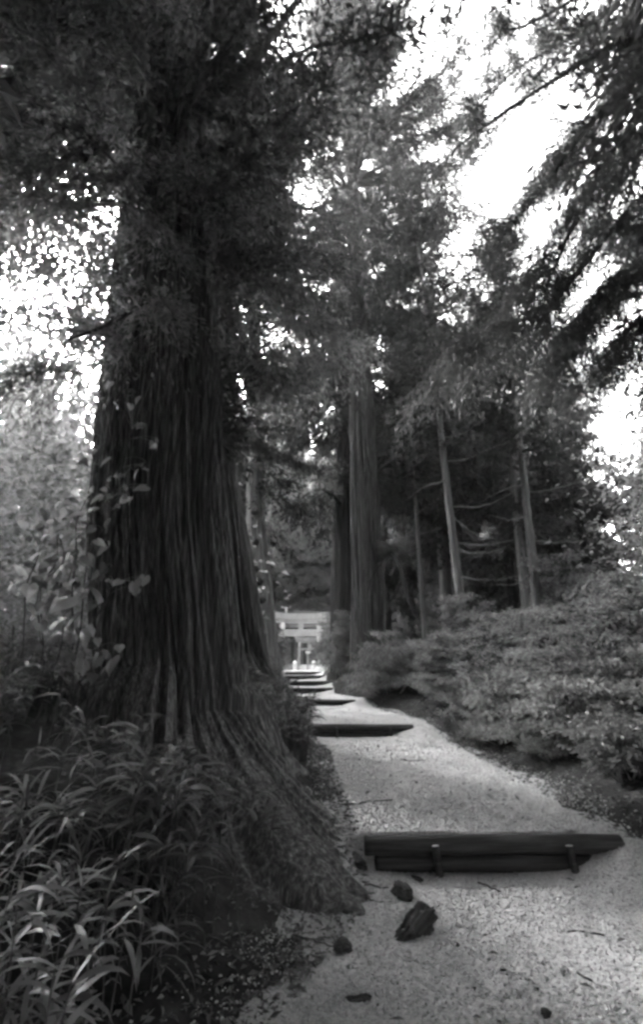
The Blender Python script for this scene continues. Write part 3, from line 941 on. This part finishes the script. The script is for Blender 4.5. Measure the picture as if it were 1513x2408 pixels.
shrub("shrub behind the hedge right of the rightmost pale trunk", 8.0, 15.0, 2, 1.6, 1.5, 1.1)
shrub("small low shrub on the dark strip beside the nearest log step", 3.05, 5.3, 2, .42, .5)
shrub("small low shrub on the dark strip a little beyond the nearest log step", 2.95, 6.6, 0, .4, 3.5)
shrub("small low shrub where the dark strip narrows beside the path", 2.8, 8.3, 1, .42, 2.0)
shrub("dark bush hiding the right post of the torii", .95, 25.6, 2, 1.5, .7, 1.15, "evergreen_bush", "bushes by the torii")
shrub("tall dark bush right of the upper steps, before the half hidden trunk", .98, 19.0, 2, .82, .3, 1.85, "evergreen_bush", "bushes by the torii")
shrub("dark bush right of the upper steps, leaning on the half hidden trunk", 1.3, 22.8, 0, 1.25, 2.6, 1.0, "evergreen_bush", "bushes by the torii")
shrub("grey bush hiding the left post of the torii", -2.75, 25.0, 2, 1.25, 2.1, 1.0, "evergreen_bush", "bushes by the torii")
shrub("pale bush under the knotted cedar, left of the steps", -2.5, 20.4, 1, .9, 3.6, 1.0, "evergreen_bush", "bushes by the torii")
shrub("small bush at the left end of the third log step", -1.7, 15.0, 0, .7, 1.2, 1.0, "evergreen_bush", "bushes by the torii")

# broad-leaved trees behind the giant cedar on the left
BROAD = [bush_me(311, 2.3, 2.0, 5.0, 150, 90, .12, .062, .6, .35, M_BROAD), bush_me(312, 2.0, 2.2, 4.0, 130, 90, .11, .058, .6, .35, M_BROAD)]


def broad(label, x, y, k, s, rot, z0=0, sz=1.0):
    z = float(groundz(np.array(x), np.array(y))) + z0
    t = thing("broadleaf_tree", label, "tree", (x, y, z), "broad-leaved growth on the left", rot)
    t.scale = (s, s, s * sz)
    lm, st = BROAD[k]
    obj("leaves", lm, t)
    for q in st:
        obj("stem", q, t)


broad("pale broad-leaved sapling at the left edge behind the vine", -4.6, 7.2, 1, .62, .5)
broad("bright broad-leaved tree at the left edge against the sky", -7.4, 10.2, 0, 1.5, 1.5, 0, 1.5)
broad("broad-leaved tree rising left of the giant cedar, partly behind it", -5.6, 11.5, 1, 1.4, 2.5)
broad("loose-leaved tree far left behind the bright one", -11, 14, 0, 1.9, 3.5, 0, 1.2)
broad("broad-leaved tree at the right edge with sky showing through its leaves", 12.2, 12.5, 0, 1.6, 5.0, 0, 1.25)

# ------------------------------------------------------------------ log steps
rng = np.random.default_rng(23)
names = ["nearest log step, two dark stacked logs held by two stakes", "second log step up the path, its left end behind the dark root",
         "third log step up the path, with one stake showing", "fourth log step, first of the close upper flight",
         "fifth log step, second of the close upper flight", "sixth log step, third of the close upper flight", "topmost log step just below the torii"]


def log_me(L, r, seed, n=18):
    rg = np.random.default_rng(seed)
    m = 40
    xs = np.linspace(0, L, m)
    P = np.stack([xs, .008 * np.sin(xs * 2.1 + seed), .006 * np.cos(xs * 1.7 + seed)], -1)
    th = np.arange(n) * 2 * pi / n
    rr = r * (1 + .05 * (noise(xs[:, None] * 1.5, np.cos(th)[None] * 1.5 + 5, np.sin(th)[None] * 1.5 + 5, seed) - .5) * 2
              + .05 * (noise(xs[:, None] * .8, np.cos(th)[None] * 7 + 50, np.sin(th)[None] * 7 + 50, seed + 1) - .5))
    V = P[:, None] + np.stack([np.zeros((m, n)), rr * np.cos(th), rr * np.sin(th)], -1)
    V = V.reshape(-1, 3)
    i, j = np.meshgrid(np.arange(m - 1), np.arange(n), indexing='ij')
    q = np.stack([i * n + j, i * n + (j + 1) % n, (i + 1) * n + (j + 1) % n, (i + 1) * n + j], -1).reshape(-1, 4)
    V = np.concatenate([V, P[:1], P[-1:]])
    k = np.arange(n)
    T = np.concatenate([np.stack([np.full(n, m * n), (k + 1) % n, k], -1), np.stack([np.full(n, m * n + 1), (m - 1) * n + k, (m - 1) * n + (k + 1) % n], -1)])
    return mesh("log", V, [q, T], M_LOG, True)


for q, (ysx, xl, xr, h) in enumerate(STEPS):
    zt = float(pathz(np.array((xl + xr) / 2), np.array(ysx + .2)))
    root = thing("log_step", names[q], "step", (xl, ysx - .068, zt), "log steps of the path")
    L = xr - xl
    r = .068 if h > .17 else .06
    obj("log", log_me(L, r, 400 + q), root, (0, 0, -r + .012))
    obj("log", log_me(L * .88, r * .92, 420 + q), root, (L * .04, -.005, -r * 2.9 + .012))
    for fr in ((.265, .775) if q != 2 else (.32, .80)):
        rs = .03
        P = np.array([(0, 0, -.34), (0, .0, -.2), (.0, .0, -.035)])
        so = obj("stake", MB().add(*tube(P, [rs * .95, rs, rs * .98], 12, .03, rng, caps=False)).me("stake", M_LOG, True), root, (L * fr, -r - rs * .8, 0), (radians(-4), radians(-5), 0))
        th = np.arange(12) * 2 * pi / 12
        Vd = np.concatenate([np.stack([rs * .99 * np.cos(th), rs * .99 * np.sin(th), np.full(12, -.034)], -1), [(0, 0, -.03)]])
        obj("stake_top", mesh("stake_top", Vd, np.stack([np.arange(12), (np.arange(12) + 1) % 12, np.full(12, 12)], -1), M_LOGEND), so)


# ------------------------------------------------------------------ torii and shrine
def beam_me(name, L, d, h0, h1, sw, mat, n=24, lean=0.0):
    """curved beam along x: half length L/2, swept up at the ends"""
    xs = np.linspace(-L / 2, L / 2, n)
    up = sw * (2 * np.abs(xs) / L) ** 3
    V = []
    for x, u in zip(xs, up):
        f = 1 + lean * (2 * x / L) ** 2
        V += [(x, -d / 2, h0 + u), (x, d / 2, h0 + u), (x * 1.02, d / 2 * f, h1 + u), (x * 1.02, -d / 2 * f, h1 + u)]
    Qs = []
    for i in range(n - 1):
        for j in range(4):
            Qs.append((i * 4 + j, i * 4 + (j + 1) % 4, i * 4 + 4 + (j + 1) % 4, i * 4 + 4 + j))
    Qs += [(3, 2, 1, 0), (n * 4 - 4, n * 4 - 3, n * 4 - 2, n * 4 - 1)]
    return mesh(name, V, np.array(Qs), mat)


def torii(label, x, y, z, H, W, r, mat, nh, rot=0):
    t = thing("torii", label, "torii", (x, y, z), None, rot)
    for s in (-1, 1):
        P = [(s * W / 2 * 1.04, 0, -.2), (s * W / 2, 0, H * .5), (s * W / 2 * .96, 0, H * .86)]
        obj("pillar", MB().add(*tube(P, [r * 1.08, r, r * .92], 20)).me("pillar", mat, True), t)
        obj("pillar_base", MB().add(*tube([(s * W / 2 * 1.03, 0, -.2), (s * W / 2 * 1.03, 0, .22), (s * W / 2 * 1.03, 0, .3)], [r * 1.5, r * 1.5, r * 1.2], 20)).me("pillar_base", mat, False), t)
        obj("wedge", MB().add(*box(s * W / 2 - .09, s * W / 2 + .09, -r - .03, r + .03, H * .62 + nh + .003, H * .62 + nh + .09)).me("wedge", mat), t)
    obj("lintel", beam_me("lintel", W * 1.36, r * 1.7, H * .845, H * .915, .10, mat), t)
    obj("top_beam", beam_me("top_beam", W * 1.44, r * 2.3, H * .918, H * 1.02, .13, mat, lean=.06), t)
    obj("tie_beam", MB().add(*box(-W * .60, W * .60, -r * .6, r * .6, H * .62, H * .62 + nh)).me("tie_beam", mat), t)
    obj("centre_strut", MB().add(*box(-.17, .17, -r * .8, r * .8, H * .62 + nh, H * .845)).me("centre_strut", mat), t)
    return t


torii("large pale stone torii at the top of the steps", -1.46, 34, 1.55, 3.83, 2.62, .17, M_STONE, .46)
torii("smaller grey torii behind the large pale one", -1.0, 42, 1.68, 2.65, 1.85, .11, M_STONEG, .19)

hall = thing("shrine_hall", "low shrine hall with dark roof and open front behind the two torii", "building", (-.9, 52, 1.75))
obj("plinth", MB().add(*box(-4.2, 4.2, -1.2, 5, -.3, .55)).me("plinth", M_STONEG), hall)
for k in range(4):
    obj("stone_step", MB().add(*box(-1.2, 1.2, -1.2 - .32 * (4 - k), -1.2 - .32 * (3 - k) - .004, -.3, .13 * (k + 1))).me("stone_step", M_STONE), hall)
obj("back_wall", MB().add(*box(-4, 4, 4.2, 4.4, .55, 4.2)).me("back_wall", M_WOODD), hall)
for s in (-1, 1):
    obj("side_wall", MB().add(*box(s * 3.9 - .1, s * 3.9 + .1, -.5, 4.2, .55, 4.2)).me("side_wall", M_WOODD), hall)
for x in (-3.6, -2.2, -.9, .45, 1.8, 3.4):
    obj("post", MB().add(*box(x - .07, x + .07, -.75, -.61, .55, 4.0)).me("post", M_WOODD), hall)
for x in (-2.9, -1.55, -.22, 1.1, 2.6):
    obj("door_panel", MB().add(*box(x - .5, x + .5, .4, .45, .55, 3.2)).me("door_panel", M_ROOF), hall)
obj("front_beam", MB().add(*box(-4.2, 4.2, -.8, -.55, 3.5, 4.2)).me("front_beam", M_WOODD), hall)
obj("gable_board", MB().add(*box(-3.6, 3.6, -1.32, -1.2, 4.25, 4.75)).me("gable_board", M_PLASTER), hall)
for k in range(22):
    x = -3.4 + 6.8 * k / 21
    obj("rafter_end", MB().add(*box(x - .07, x + .07, -1.9, -1.33, 4.42, 4.56)).me("rafter_end", M_PLASTER), hall)
xs = np.linspace(-5, 5, 30)
prof = [(-2.1, 4.62), (-1.2, 4.85), (-.2, 5.25), (.8, 5.75), (1.9, 6.05), (3.0, 5.75), (4.0, 5.25), (5.4, 4.6)]
V = np.array([(x, py, pz + .10 * (abs(x) / 5) ** 3) for x in xs for py, pz in prof] + [(x, py, pz - .14 + .10 * (abs(x) / 5) ** 3) for x in xs for py, pz in prof])
m, n = len(xs), len(prof)
Qs = []
for i in range(m - 1):
    for j in range(n - 1):
        a = i * n + j
        Qs += [(a, a + n, a + n + 1, a + 1), (a + m * n, a + 1 + m * n, a + n + 1 + m * n, a + n + m * n)]
for i in range(m - 1):
    a, b = i * n, i * n + n - 1
    Qs += [(a, a + m * n, a + n + m * n, a + n), (b, b + n, b + n + m * n, b + m * n)]
for j in range(n - 1):
    a, b = j, (m - 1) * n + j
    Qs += [(a, a + 1, a + 1 + m * n, a + m * n), (b, b + m * n, b + 1 + m * n, b + 1)]
rf = obj("roof", mesh("roof", V, np.array(Qs), M_ROOF), hall)
obj("ridge", MB().add(*box(-4.6, 4.6, 1.7, 2.1, 6.06, 6.34)).me("ridge", M_ROOF), rf)
mb = MB()
for s in (-1, 1):
    mb.add(*tube([(-3.1 + s * .0, 1.6, 6.1), (-3.1 + s * .02, 1.6, 6.7)], [.12, .10], 8))
    mb.add(*tube([(-3.1 - s * .55, 1.6, 6.78), (-3.1 + s * .1, 1.6, 6.66)], [.09, .07], 8))
obj("ridge_ornament", mb.me("ridge_ornament", M_STONE, True), rf)
for s, l in ((-1, "left"), (1, "right")):
    p = at(694 + 0, 1575, 38.5) if s < 0 else at(738, 1575, 38.5)
    gp = float(pathz(p[0], 38.5))
    t = thing("stone_post", f"short white stone post on the {l} before the smaller torii", "post", (p[0], 38.5, gp), "pair of short stone posts")
    obj("shaft", MB().add(*tube([(0, 0, -.05), (0, 0, .55)], [.17, .14], 10)).me("shaft", M_STONE), t)
    obj("cap", MB().add(*tube([(0, 0, .553), (0, 0, .62), (0, 0, .72)], [.19, .17, .04], 10)).me("cap", M_STONE), t)
p = at(738, 1535, 46)
gp = float(pathz(p[0], 46.))
t = thing("offering_table", "pale narrow table standing right of centre before the shrine hall", "table", (p[0], 46, gp))
obj("table_top", MB().add(*box(-.75, .75, -.3, .3, 1.5, 1.68)).me("table_top", M_STONE), t)
for sx in (-.55, .55):
    obj("leg", MB().add(*box(sx - .08, sx + .08, -.2, .2, -.05, 1.497)).me("leg", M_STONEG), t)

# overhead cables with their poles
for pts, l in (((at(560, 1308, 60), at(775, 1332, 60), at(1000, 1352, 60)), "topmost overhead cable crossing the gap above the torii"),
               ((at(560, 1322, 60), at(775, 1355, 60), at(1000, 1385, 60)), "middle overhead cable crossing the gap above the torii"),
               ((at(560, 1383, 60), at(775, 1392, 60), at(1000, 1400, 60)), "lowest overhead cable, close above the shrine roof")):
    o = obj("overhead_cable", MB().add(*tube(spline(pts, 20), np.full(20, .045), 6)).me("overhead_cable", M_CABLE, True))
    tag(o, l, "cable", "overhead cables")
for px in (560, 1000):
    b, tp = at(px, 1550, 60.12), at(px, 1290, 60.12)
    gp = float(groundz(np.array(b[0]), np.array(60.12)))
    t = thing("utility_pole", "utility pole carrying the cables " + ("left" if px < 700 else "right") + " of the shrine", "pole", (b[0], 60.12, gp), "utility poles")
    obj("shaft", MB().add(*tube([(0, 0, -.3), (0, 0, tp[2] - gp + .6)], [.16, .12], 10)).me("shaft", M_STONEG, True), t)
    obj("crossarm", MB().add(*box(-.8, .8, -.05, .05, tp[2] - gp, tp[2] - gp + .12)).me("crossarm", M_WOODD), t)

# ------------------------------------------------------------------ bamboo grass
def blades(P, az, pitch, L, W, rng, nseg=5, curl=1.0):
    """arching lanceolate leaves; returns V, Q"""
    n = len(P)
    s = np.linspace(0, 1, nseg + 1)
    ang = pitch[:, None] - curl[:, None] * s[None] ** 1.2
    dl = (L / nseg)[:, None]
    rad = np.concatenate([np.zeros((n, 1)), np.cumsum(np.cos(ang[:, :-1]) * dl, 1)], 1)
    zz = np.concatenate([np.zeros((n, 1)), np.cumsum(np.sin(ang[:, :-1]) * dl, 1)], 1)
    C = np.stack([P[:, None, 0] + rad * np.cos(az)[:, None], P[:, None, 1] + rad * np.sin(az)[:, None], P[:, None, 2] + zz], -1)
    w = W[:, None] * np.interp(s, [0, .12, .35, .7, 1], [.15, .75, 1, .7, .02])[None]
    tw = rng.normal(0, .5, n)[:, None]
    side = np.stack([-np.sin(az)[:, None] * np.cos(tw) + 0 * s, np.cos(az)[:, None] * np.cos(tw) + 0 * s, np.sin(tw) + 0 * s], -1)
    A, B = C + side * w[..., None] * .5, C - side * w[..., None] * .5
    mid = C - np.array([0, 0, 1]) * (w * .12)[..., None]
    V = np.stack([A, mid, B], 2)
    m = nseg + 1
    base = (np.arange(n) * m * 3)[:, None, None]
    k = np.arange(nseg)[None, :, None] * 3
    q1 = np.array([0, 1, 4, 3])[None, None]
    q2 = np.array([1, 2, 5, 4])[None, None]
    Q = np.concatenate([(base + k + q1).reshape(-1, 4), (base + k + q2).reshape(-1, 4)])
    return V.reshape(-1, 3), Q


def sasa(seed, B, H, nl, ll, lw, lean=.25):
    """stems from points B, leaves fanned at their upper nodes"""
    rng = np.random.default_rng(seed)
    mb, st = MB(), MB()
    n = len(B)
    laz = rng.uniform(0, 2 * pi, n)
    ln = rng.uniform(.3, 1, n) * lean * H
    top = B + np.stack([np.cos(laz) * ln, np.sin(laz) * ln, H], -1)
    for b, t in zip(B, top):
        m = (b + t) / 2 + (0, 0, .06)
        st.add(*tube(spline([b - (0, 0, .05), m, t], 5), [.004, .0038, .0032, .0028, .002], 4, caps=False))
    idx = np.repeat(np.arange(n), nl)
    f = rng.uniform(.55, 1.0, len(idx))[:, None]
    P = B[idx] * (1 - f) + top[idx] * f + np.array([0, 0, .05]) * (1 - f)
    az = laz[idx] + rng.normal(0, 1.1, len(idx))
    V, Q = blades(P, az, rng.uniform(-.1, .95, len(idx)), ll * rng.uniform(.6, 1.25, len(idx)), lw * rng.uniform(.7, 1.25, len(idx)), rng, 5, rng.uniform(.6, 2.1, len(idx)))
    mb.add(V, Q)
    return mb.me("leaves", M_SASA, True), st.me("stems", M_TWIG, True)


rng = np.random.default_rng(31)
n = 4600
Y = rng.uniform(1.2, 11, n)
X = np.interp(Y, PY, PL) - .25 - 7 * rng.random(n) ** 1.1
ok = (np.hypot(X + 1.7, Y - 5.5) > 1.45) & (X > -1.05 * Y - 1)
ok &= ~((Y > 3.3) & (Y < 6.0) & (X > -1.0))
ok &= ~((Y > 2.0) & (Y < 4) & (X > -.75))
ok &= ~(np.hypot(X + 1.75, Y - 9.6) < 1.2)
X, Y = X[ok], Y[ok]
ok = ~((Y > 3.0) & (Y < 4.8) & (X > -2.5) & (rng.random(len(X)) < .75))
X, Y = X[ok], Y[ok]
H = rng.uniform(.3, .75, len(X)) * np.where(Y < 3.2, .8, 1) * np.where((X > -2.0) & (Y > 2.6) & (Y < 5), .5, 1.15)
lm, sm = sasa(32, np.stack([X, Y, groundz(X, Y)], -1), H, 8, .25, .019)
o = obj("bamboo_grass", lm)
tag(o, "dark bamboo grass covering the bank below the giant cedar", None, kind="stuff")
obj("stems", sm, o)["kind"] = "stuff"

# arching tufts that stand out
for nm, c, k, hh, l in (("bamboo_grass_clump", (-.9, 3.15), 70, .66, "large pale drooping clump of bamboo grass before the giant cedar's root"),
                        ("bamboo_grass_clump", (-.62, 4.05), 12, .6, "small arching clump of bamboo grass against the giant cedar's base"),
                        ("bamboo_grass_clump", (-.98, 6.9), 46, .45, "fine tuft of bamboo grass on the mound behind the giant cedar's root"),
                        ("bamboo_grass_clump", (-2.5, 3.7), 60, .72, "bright clump of bamboo grass at the left foot of the giant cedar")):
    rg = np.random.default_rng(int(k * 7 + c[1] * 10))
    bx, by = c[0] + rg.normal(0, .16, k), c[1] + rg.normal(0, .12, k)
    lm, sm = sasa(int(k + 50), np.stack([bx, by, groundz(bx, by)], -1), hh * rg.uniform(.65, 1.1, k), 9, .22, .022, .4)
    t = thing(nm, l, "grass clump", (0, 0, 0), "clumps of bamboo grass")
    obj("leaves", lm, t)
    obj("stems", sm, t)

# ------------------------------------------------------------------ vine on the giant cedar
def heart_me(seed):
    rg = np.random.default_rng(seed)
    tt = np.linspace(0, 2 * pi, 22, endpoint=False)
    x = .5 * np.sin(tt) ** 3 + .04 * np.sin(tt)
    y = (5.5 - (13 * np.cos(tt) - 5 * np.cos(2 * tt) - 2 * np.cos(3 * tt) - np.cos(4 * tt))) / 21.0     # notch at 0, tip near 1
    z = -.32 * np.abs(x) - .3 * (y - .4) ** 2 + rg.normal(0, .012, len(x))
    V = np.stack([x, y, z], -1)
    inner = V * .5 + np.array([0, .24, .02])
    inner[:, 2] = -.32 * np.abs(inner[:, 0]) - .3 * (inner[:, 1] - .4) ** 2 + .015
    c = np.array([[0, .48, .03]])
    n = len(x)
    k = np.arange(n)
    Q = np.stack([k, (k + 1) % n, n + (k + 1) % n, n + k], -1)
    T = np.stack([n + k, n + (k + 1) % n, np.full(n, 2 * n)], -1)
    return mesh("leaf", np.concatenate([V, inner, c]), [Q, T], M_VINE, True)


vm, nt, out = new_mat("vine_leaf_each")
oi = N(nt, "ShaderNodeObjectInfo")
cc = ramp(nt, oi.outputs['Random'], [(0.0, .1), (.5, .26), (1.0, .5)])
pb = N(nt, "ShaderNodeBsdfPrincipled")
pb.inputs['Roughness'].default_value = .5
nt.links.new(cc, pb.inputs['Base Color'])
tl = N(nt, "ShaderNodeBsdfTranslucent")
nt.links.new(cc, tl.inputs[0])
mx = N(nt, "ShaderNodeMixShader")
mx.inputs[0].default_value = .3
nt.links.new(pb.outputs[0], mx.inputs[1])
nt.links.new(tl.outputs[0], mx.inputs[2])
nt.links.new(mx.outputs[0], out.inputs[0])
M_VINE = vm
HEART = [heart_me(s) for s in range(4)]
vine = thing("climbing_vine", "climbing vine with broad heart-shaped leaves on the left side of the giant cedar", "vine")
zk = 1 / 1.3755 * .633
rng = np.random.default_rng(77)
spots = [(340, 1400, 1.2), (510, 1370, 1.15), (490, 1265, .8), (545, 1245, .7), (610, 1310, .65), (680, 1325, .85), (450, 1190, .8), (400, 1200, .7), (335, 1190, .75),
         (285, 1520, 1.0), (275, 1590, 1.05), (425, 1575, 1.2), (385, 1480, .8), (420, 1720, 1.05), (495, 1710, .8), (565, 1720, 1.0), (470, 1680, .5), (555, 1680, .7),
         (360, 1680, .9), (270, 1190, .9), (370, 1310, .7), (520, 1120, .9), (380, 1110, .7), (740, 830, .75), (735, 515, .6), (790, 615, .55), (690, 760, .6), (240, 1410, .9),
         (180, 1440, .8), (310, 1370, .9), (445, 1350, .75), (640, 890, .6), (500, 880, .7), (600, 930, .6), (660, 900, .5), (300, 960, .9), (350, 1000, .9), (400, 960, .8), (440, 1010, .8),
         (330, 1040, .8), (480, 940, .7), (210, 1300, .9), (150, 1340, .9), (230, 1220, .8), (180, 1180, .8), (120, 1250, .9), (300, 1270, .7), (250, 1080, .8), (200, 1020, .8), (540, 1010, .6), (700, 380, .5),
         (680, 340, .5), (560, 300, .7), (600, 420, .6), (480, 640, .7), (540, 690, .7), (420, 700, .7), (620, 770, .6)]
spots = [(x, y, s * 1.05) for x, y, s in spots]
for x, y, s in list(spots):
    for k in range(2):
        spots.append((x + rng.normal(-25, 55), y + rng.normal(0, 65), s * rng.uniform(.45, .8)))
cen = []
for x, y, s in spots:
    Yd = 4.75 - .25 * rng.random() if x > 300 else 4.95 - .3 * rng.random()
    p = at(x * zk, 1200 * .633 + y * zk, Yd)
    cen.append(p)
    lf = obj("leaf", HEART[rng.integers(4)], vine, p, scale=.155 * s * rng.uniform(.9, 1.1))
    # tip hangs down and towards the viewer, face turned up and out
    lf.rotation_euler = (radians(rng.uniform(-95, -40)), radians(rng.uniform(-45, 45)), radians(180 + rng.uniform(-65, 65)))
cen = np.array(cen)
order = np.argsort(cen[:, 2])
vines = []
for a in range(9):                                     # stems climbing from the ground past the leaves
    x0 = np.quantile(cen[:, 0], (a + .5) / 9)
    pts = [np.array([x0 - .1, 4.75, groundz(np.array(x0), np.array(4.75)) - .05])]
    for zc in np.arange(1.2, 4.2 if a > 3 else 3.0, .35):
        nb = cen[np.argsort(np.abs(cen[:, 2] - zc) + np.abs(cen[:, 0] - pts[-1][0]))[0]]
        pts.append(.5 * nb + .5 * np.array([pts[-1][0], nb[1], zc]) + (rng.normal(0, .04), .08, 0))
    P = spline(pts, 40)
    vines.append(P)
    obj("stem", MB().add(*tube(P, np.linspace(.011, .004, 40), 5)).me("stem", M_TWIG, True), vine)
allp = np.concatenate(vines)
mb = MB()
for c in cen:
    q = allp[np.argmin(np.linalg.norm(allp - c, axis=1))]
    mb.add(*tube(spline([q, (q + c) / 2 + (0, 0, .04), c + (0, 0, .01)], 6), np.full(6, .0028), 4, caps=False))
obj("leaf_stalks", mb.me("leaf_stalks", M_TWIGP, True), vine)["kind"] = "stuff"

# ------------------------------------------------------------------ things lying on the path
def chunk_me(seed, dims, mat, nlat=26, nlon=40, groove=.18, rough=.3):
    th = np.linspace(0, pi, nlat)
    ph = np.arange(nlon) * 2 * pi / nlon
    T, P_ = np.meshgrid(th, ph, indexing='ij')
    d = np.stack([np.cos(T), np.sin(T) * np.cos(P_), np.sin(T) * np.sin(P_)], -1)
    sq = np.sign(d) * np.abs(d) ** .75
    tp = 1 + .12 * d[..., :1] * (groove > .1) + .25 * (noise(d[..., :1] * 2.5 + 4, d[..., 1:2] * 2.5 + 4, d[..., 2:] * 2.5 + 4, seed + 3) - .5) * (groove > .1)
    sq = sq * np.concatenate([np.ones_like(tp), tp, tp], -1)
    r = 1 + rough * (noise(d[..., 0] * 1.6 + 9, d[..., 1] * 1.6 + 9, d[..., 2] * 1.6 + 9, seed) - .5) * 2
    r = r * (1 + groove * (noise(d[..., 0] * .5 + 9, np.cos(P_) * 6 + 9, np.sin(P_) * 6 + 9, seed + 1) - .5) * 2)
    r = r * (1 + .16 * (noise(d[..., 0] * 7 + 30, d[..., 1] * 7 + 30, d[..., 2] * 7 + 30, seed + 5) - .5) * 2)
    V = (sq * r[..., None] * np.array(dims) * .5).reshape(-1, 3)
    i, j = np.meshgrid(np.arange(nlat - 1), np.arange(nlon), indexing='ij')
    q = np.stack([i * nlon + j, i * nlon + (j + 1) % nlon, (i + 1) * nlon + (j + 1) % nlon, (i + 1) * nlon + j], -1).reshape(-1, 4)
    return mesh("chunk", V, q, mat, False)


def ground_at(x, y):
    lo = 2.0
    for Yd in np.linspace(1.8, 12, 800):
        p = at(x, y, Yd)
        if p[2] <= max(float(pathz(np.array(p[0]), np.array(Yd))), float(groundz(np.array(p[0]), np.array(Yd)))):
            return p
    return p


for nm, cat, l, x, y, dims, mat, rz, sd in (
        ("wood_chunk", "wood chunk", "dark split chunk of wood lying on the gravel before the nearest log step", 978, 2195, (.33, .14, .13), M_LOG, radians(42), 1),
        ("wood_chunk", "wood chunk", "smaller greyish lump of root behind the dark split chunk", 948, 2110, (.17, .10, .09), M_BARKD, radians(110), 2),
        ("stone", "stone", "dark rounded stone near the root at bottom centre", 806, 2232, (.10, .08, .06), M_ROCK, .4, 3),
        ("wood_chunk", "wood chunk", "thin dark wood sliver between the root tip and the nearest log step", 842, 2040, (.15, .045, .04), M_LOG, radians(-28), 4),
        ("wood_chunk", "wood chunk", "small dark wood scrap just below the nearest log step", 980, 2068, (.09, .04, .03), M_LOG, radians(-50), 5),
        ("wood_chunk", "wood chunk", "dark crumbled scrap on the gravel at the bottom edge", 840, 2352, (.12, .035, .025), M_LOG, radians(12), 6),
        ("stone", "stone", "small dark pebble at the bottom right of the path", 1285, 2385, (.045, .04, .03), M_ROCK, .2, 7),
        ("stone", "stone", "tiny dark stone on the gravel right of bottom centre", 1185, 2285, (.03, .025, .02), M_ROCK, .2, 8)):
    p = ground_at(x, y)
    o = obj(nm, chunk_me(500 + sd, dims, mat, groove=.15 if nm == "wood_chunk" else .05), None, p + (0, 0, dims[2] * .24), (0, radians(-14 if sd == 1 else 0), rz))
    tag(o, l, cat)

rng = np.random.default_rng(88)
tw_spots = [([(800, 1893), (850, 1891), (875, 1884), (925, 1884)], .008, "long forked twig across the path beyond the root"),
            ([(1320, 2193), (1370, 2195), (1420, 2200)], .008, "dark bent twig on the gravel at the lower right"),
            ([(1120, 2055 + 20), (1160, 2090), (1180, 2098)], .006, "short twig on the gravel below the nearest log step"),
            ([(1360, 2290), (1400, 2315), (1440, 2332)], .006, "straight twig near the bottom right corner"),
            ([(852, 2075), (880, 2085), (905, 2090), (935, 2085)], .008, "curved dark rootlet left of the greyish lump"),
            ([(870, 2120), (900, 2125), (940, 2120)], .007, "dark rootlet beside the split chunk of wood"),
            ([(690, 2200), (740, 2215), (790, 2232)], .006, "pale thin twig leading to the dark rounded stone"),
            ([(940, 1785), (970, 1790), (1000, 1788)], .007, "dark twig on the path before the second log step")]
for pts, r, l in tw_spots:
    P = np.array([ground_at(*p) + (0, 0, .006) for p in pts])
    P = spline(P, 12) + rng.normal(0, .004, (12, 3))
    o = obj("twig", MB().add(*tube(P, np.linspace(r, r * .5, 12), 6, .1, rng)).me("twig", M_TWIG, True))
    tag(o, l, "twig", "twigs on the path")

# leaf litter on the banks and blown onto the gravel
n = 16000
Y = 1.6 + 12 * rng.random(n) ** 1.4
side = rng.random(n) < .5
X = np.where(side, np.interp(Y, PY, PR) + rng.exponential(.8, n) - .15, np.interp(Y, PY, PL) - rng.exponential(.5, n) + .12)
stray = rng.random(n) < .018
X = np.where(stray, np.interp(Y, PY, PL) + rng.random(n) * (np.interp(Y, PY, PR) - np.interp(Y, PY, PL)), X)
Z = np.maximum(groundz(X, Y), pathz(X, Y)) + .008
D = rng.normal(0, 1, (n, 3)) * (1, 1, .25)
v, t = leaves(np.stack([X, Y, Z], -1), D, rng.uniform(.025, .08, n), rng.uniform(.008, .03, n), rng, 0, rng.normal(0, .5, n))
o = obj("leaf_litter", mesh("leaf_litter", v, t, M_LITTER))
tag(o, "dead leaves and needles strewn along both edges of the path", None, kind="stuff")

# ------------------------------------------------------------------ haze: the damp air under the trees
hz, nt, out = new_mat("haze")
pv = N(nt, "ShaderNodeVolumePrincipled")
pv.inputs['Color'].default_value = (.9, .9, .9, 1)
pv.inputs['Density'].default_value = 0.0011
pv.inputs['Anisotropy'].default_value = 0.75
nt.links.new(pv.outputs[0], out.inputs['Volume'])
V, Q = box(-640, 640, -640, 640, -3, 48)
o = obj("haze", mesh("haze", V, Q, hz))
tag(o, "thin bright haze in the air under the trees", None, kind="stuff")
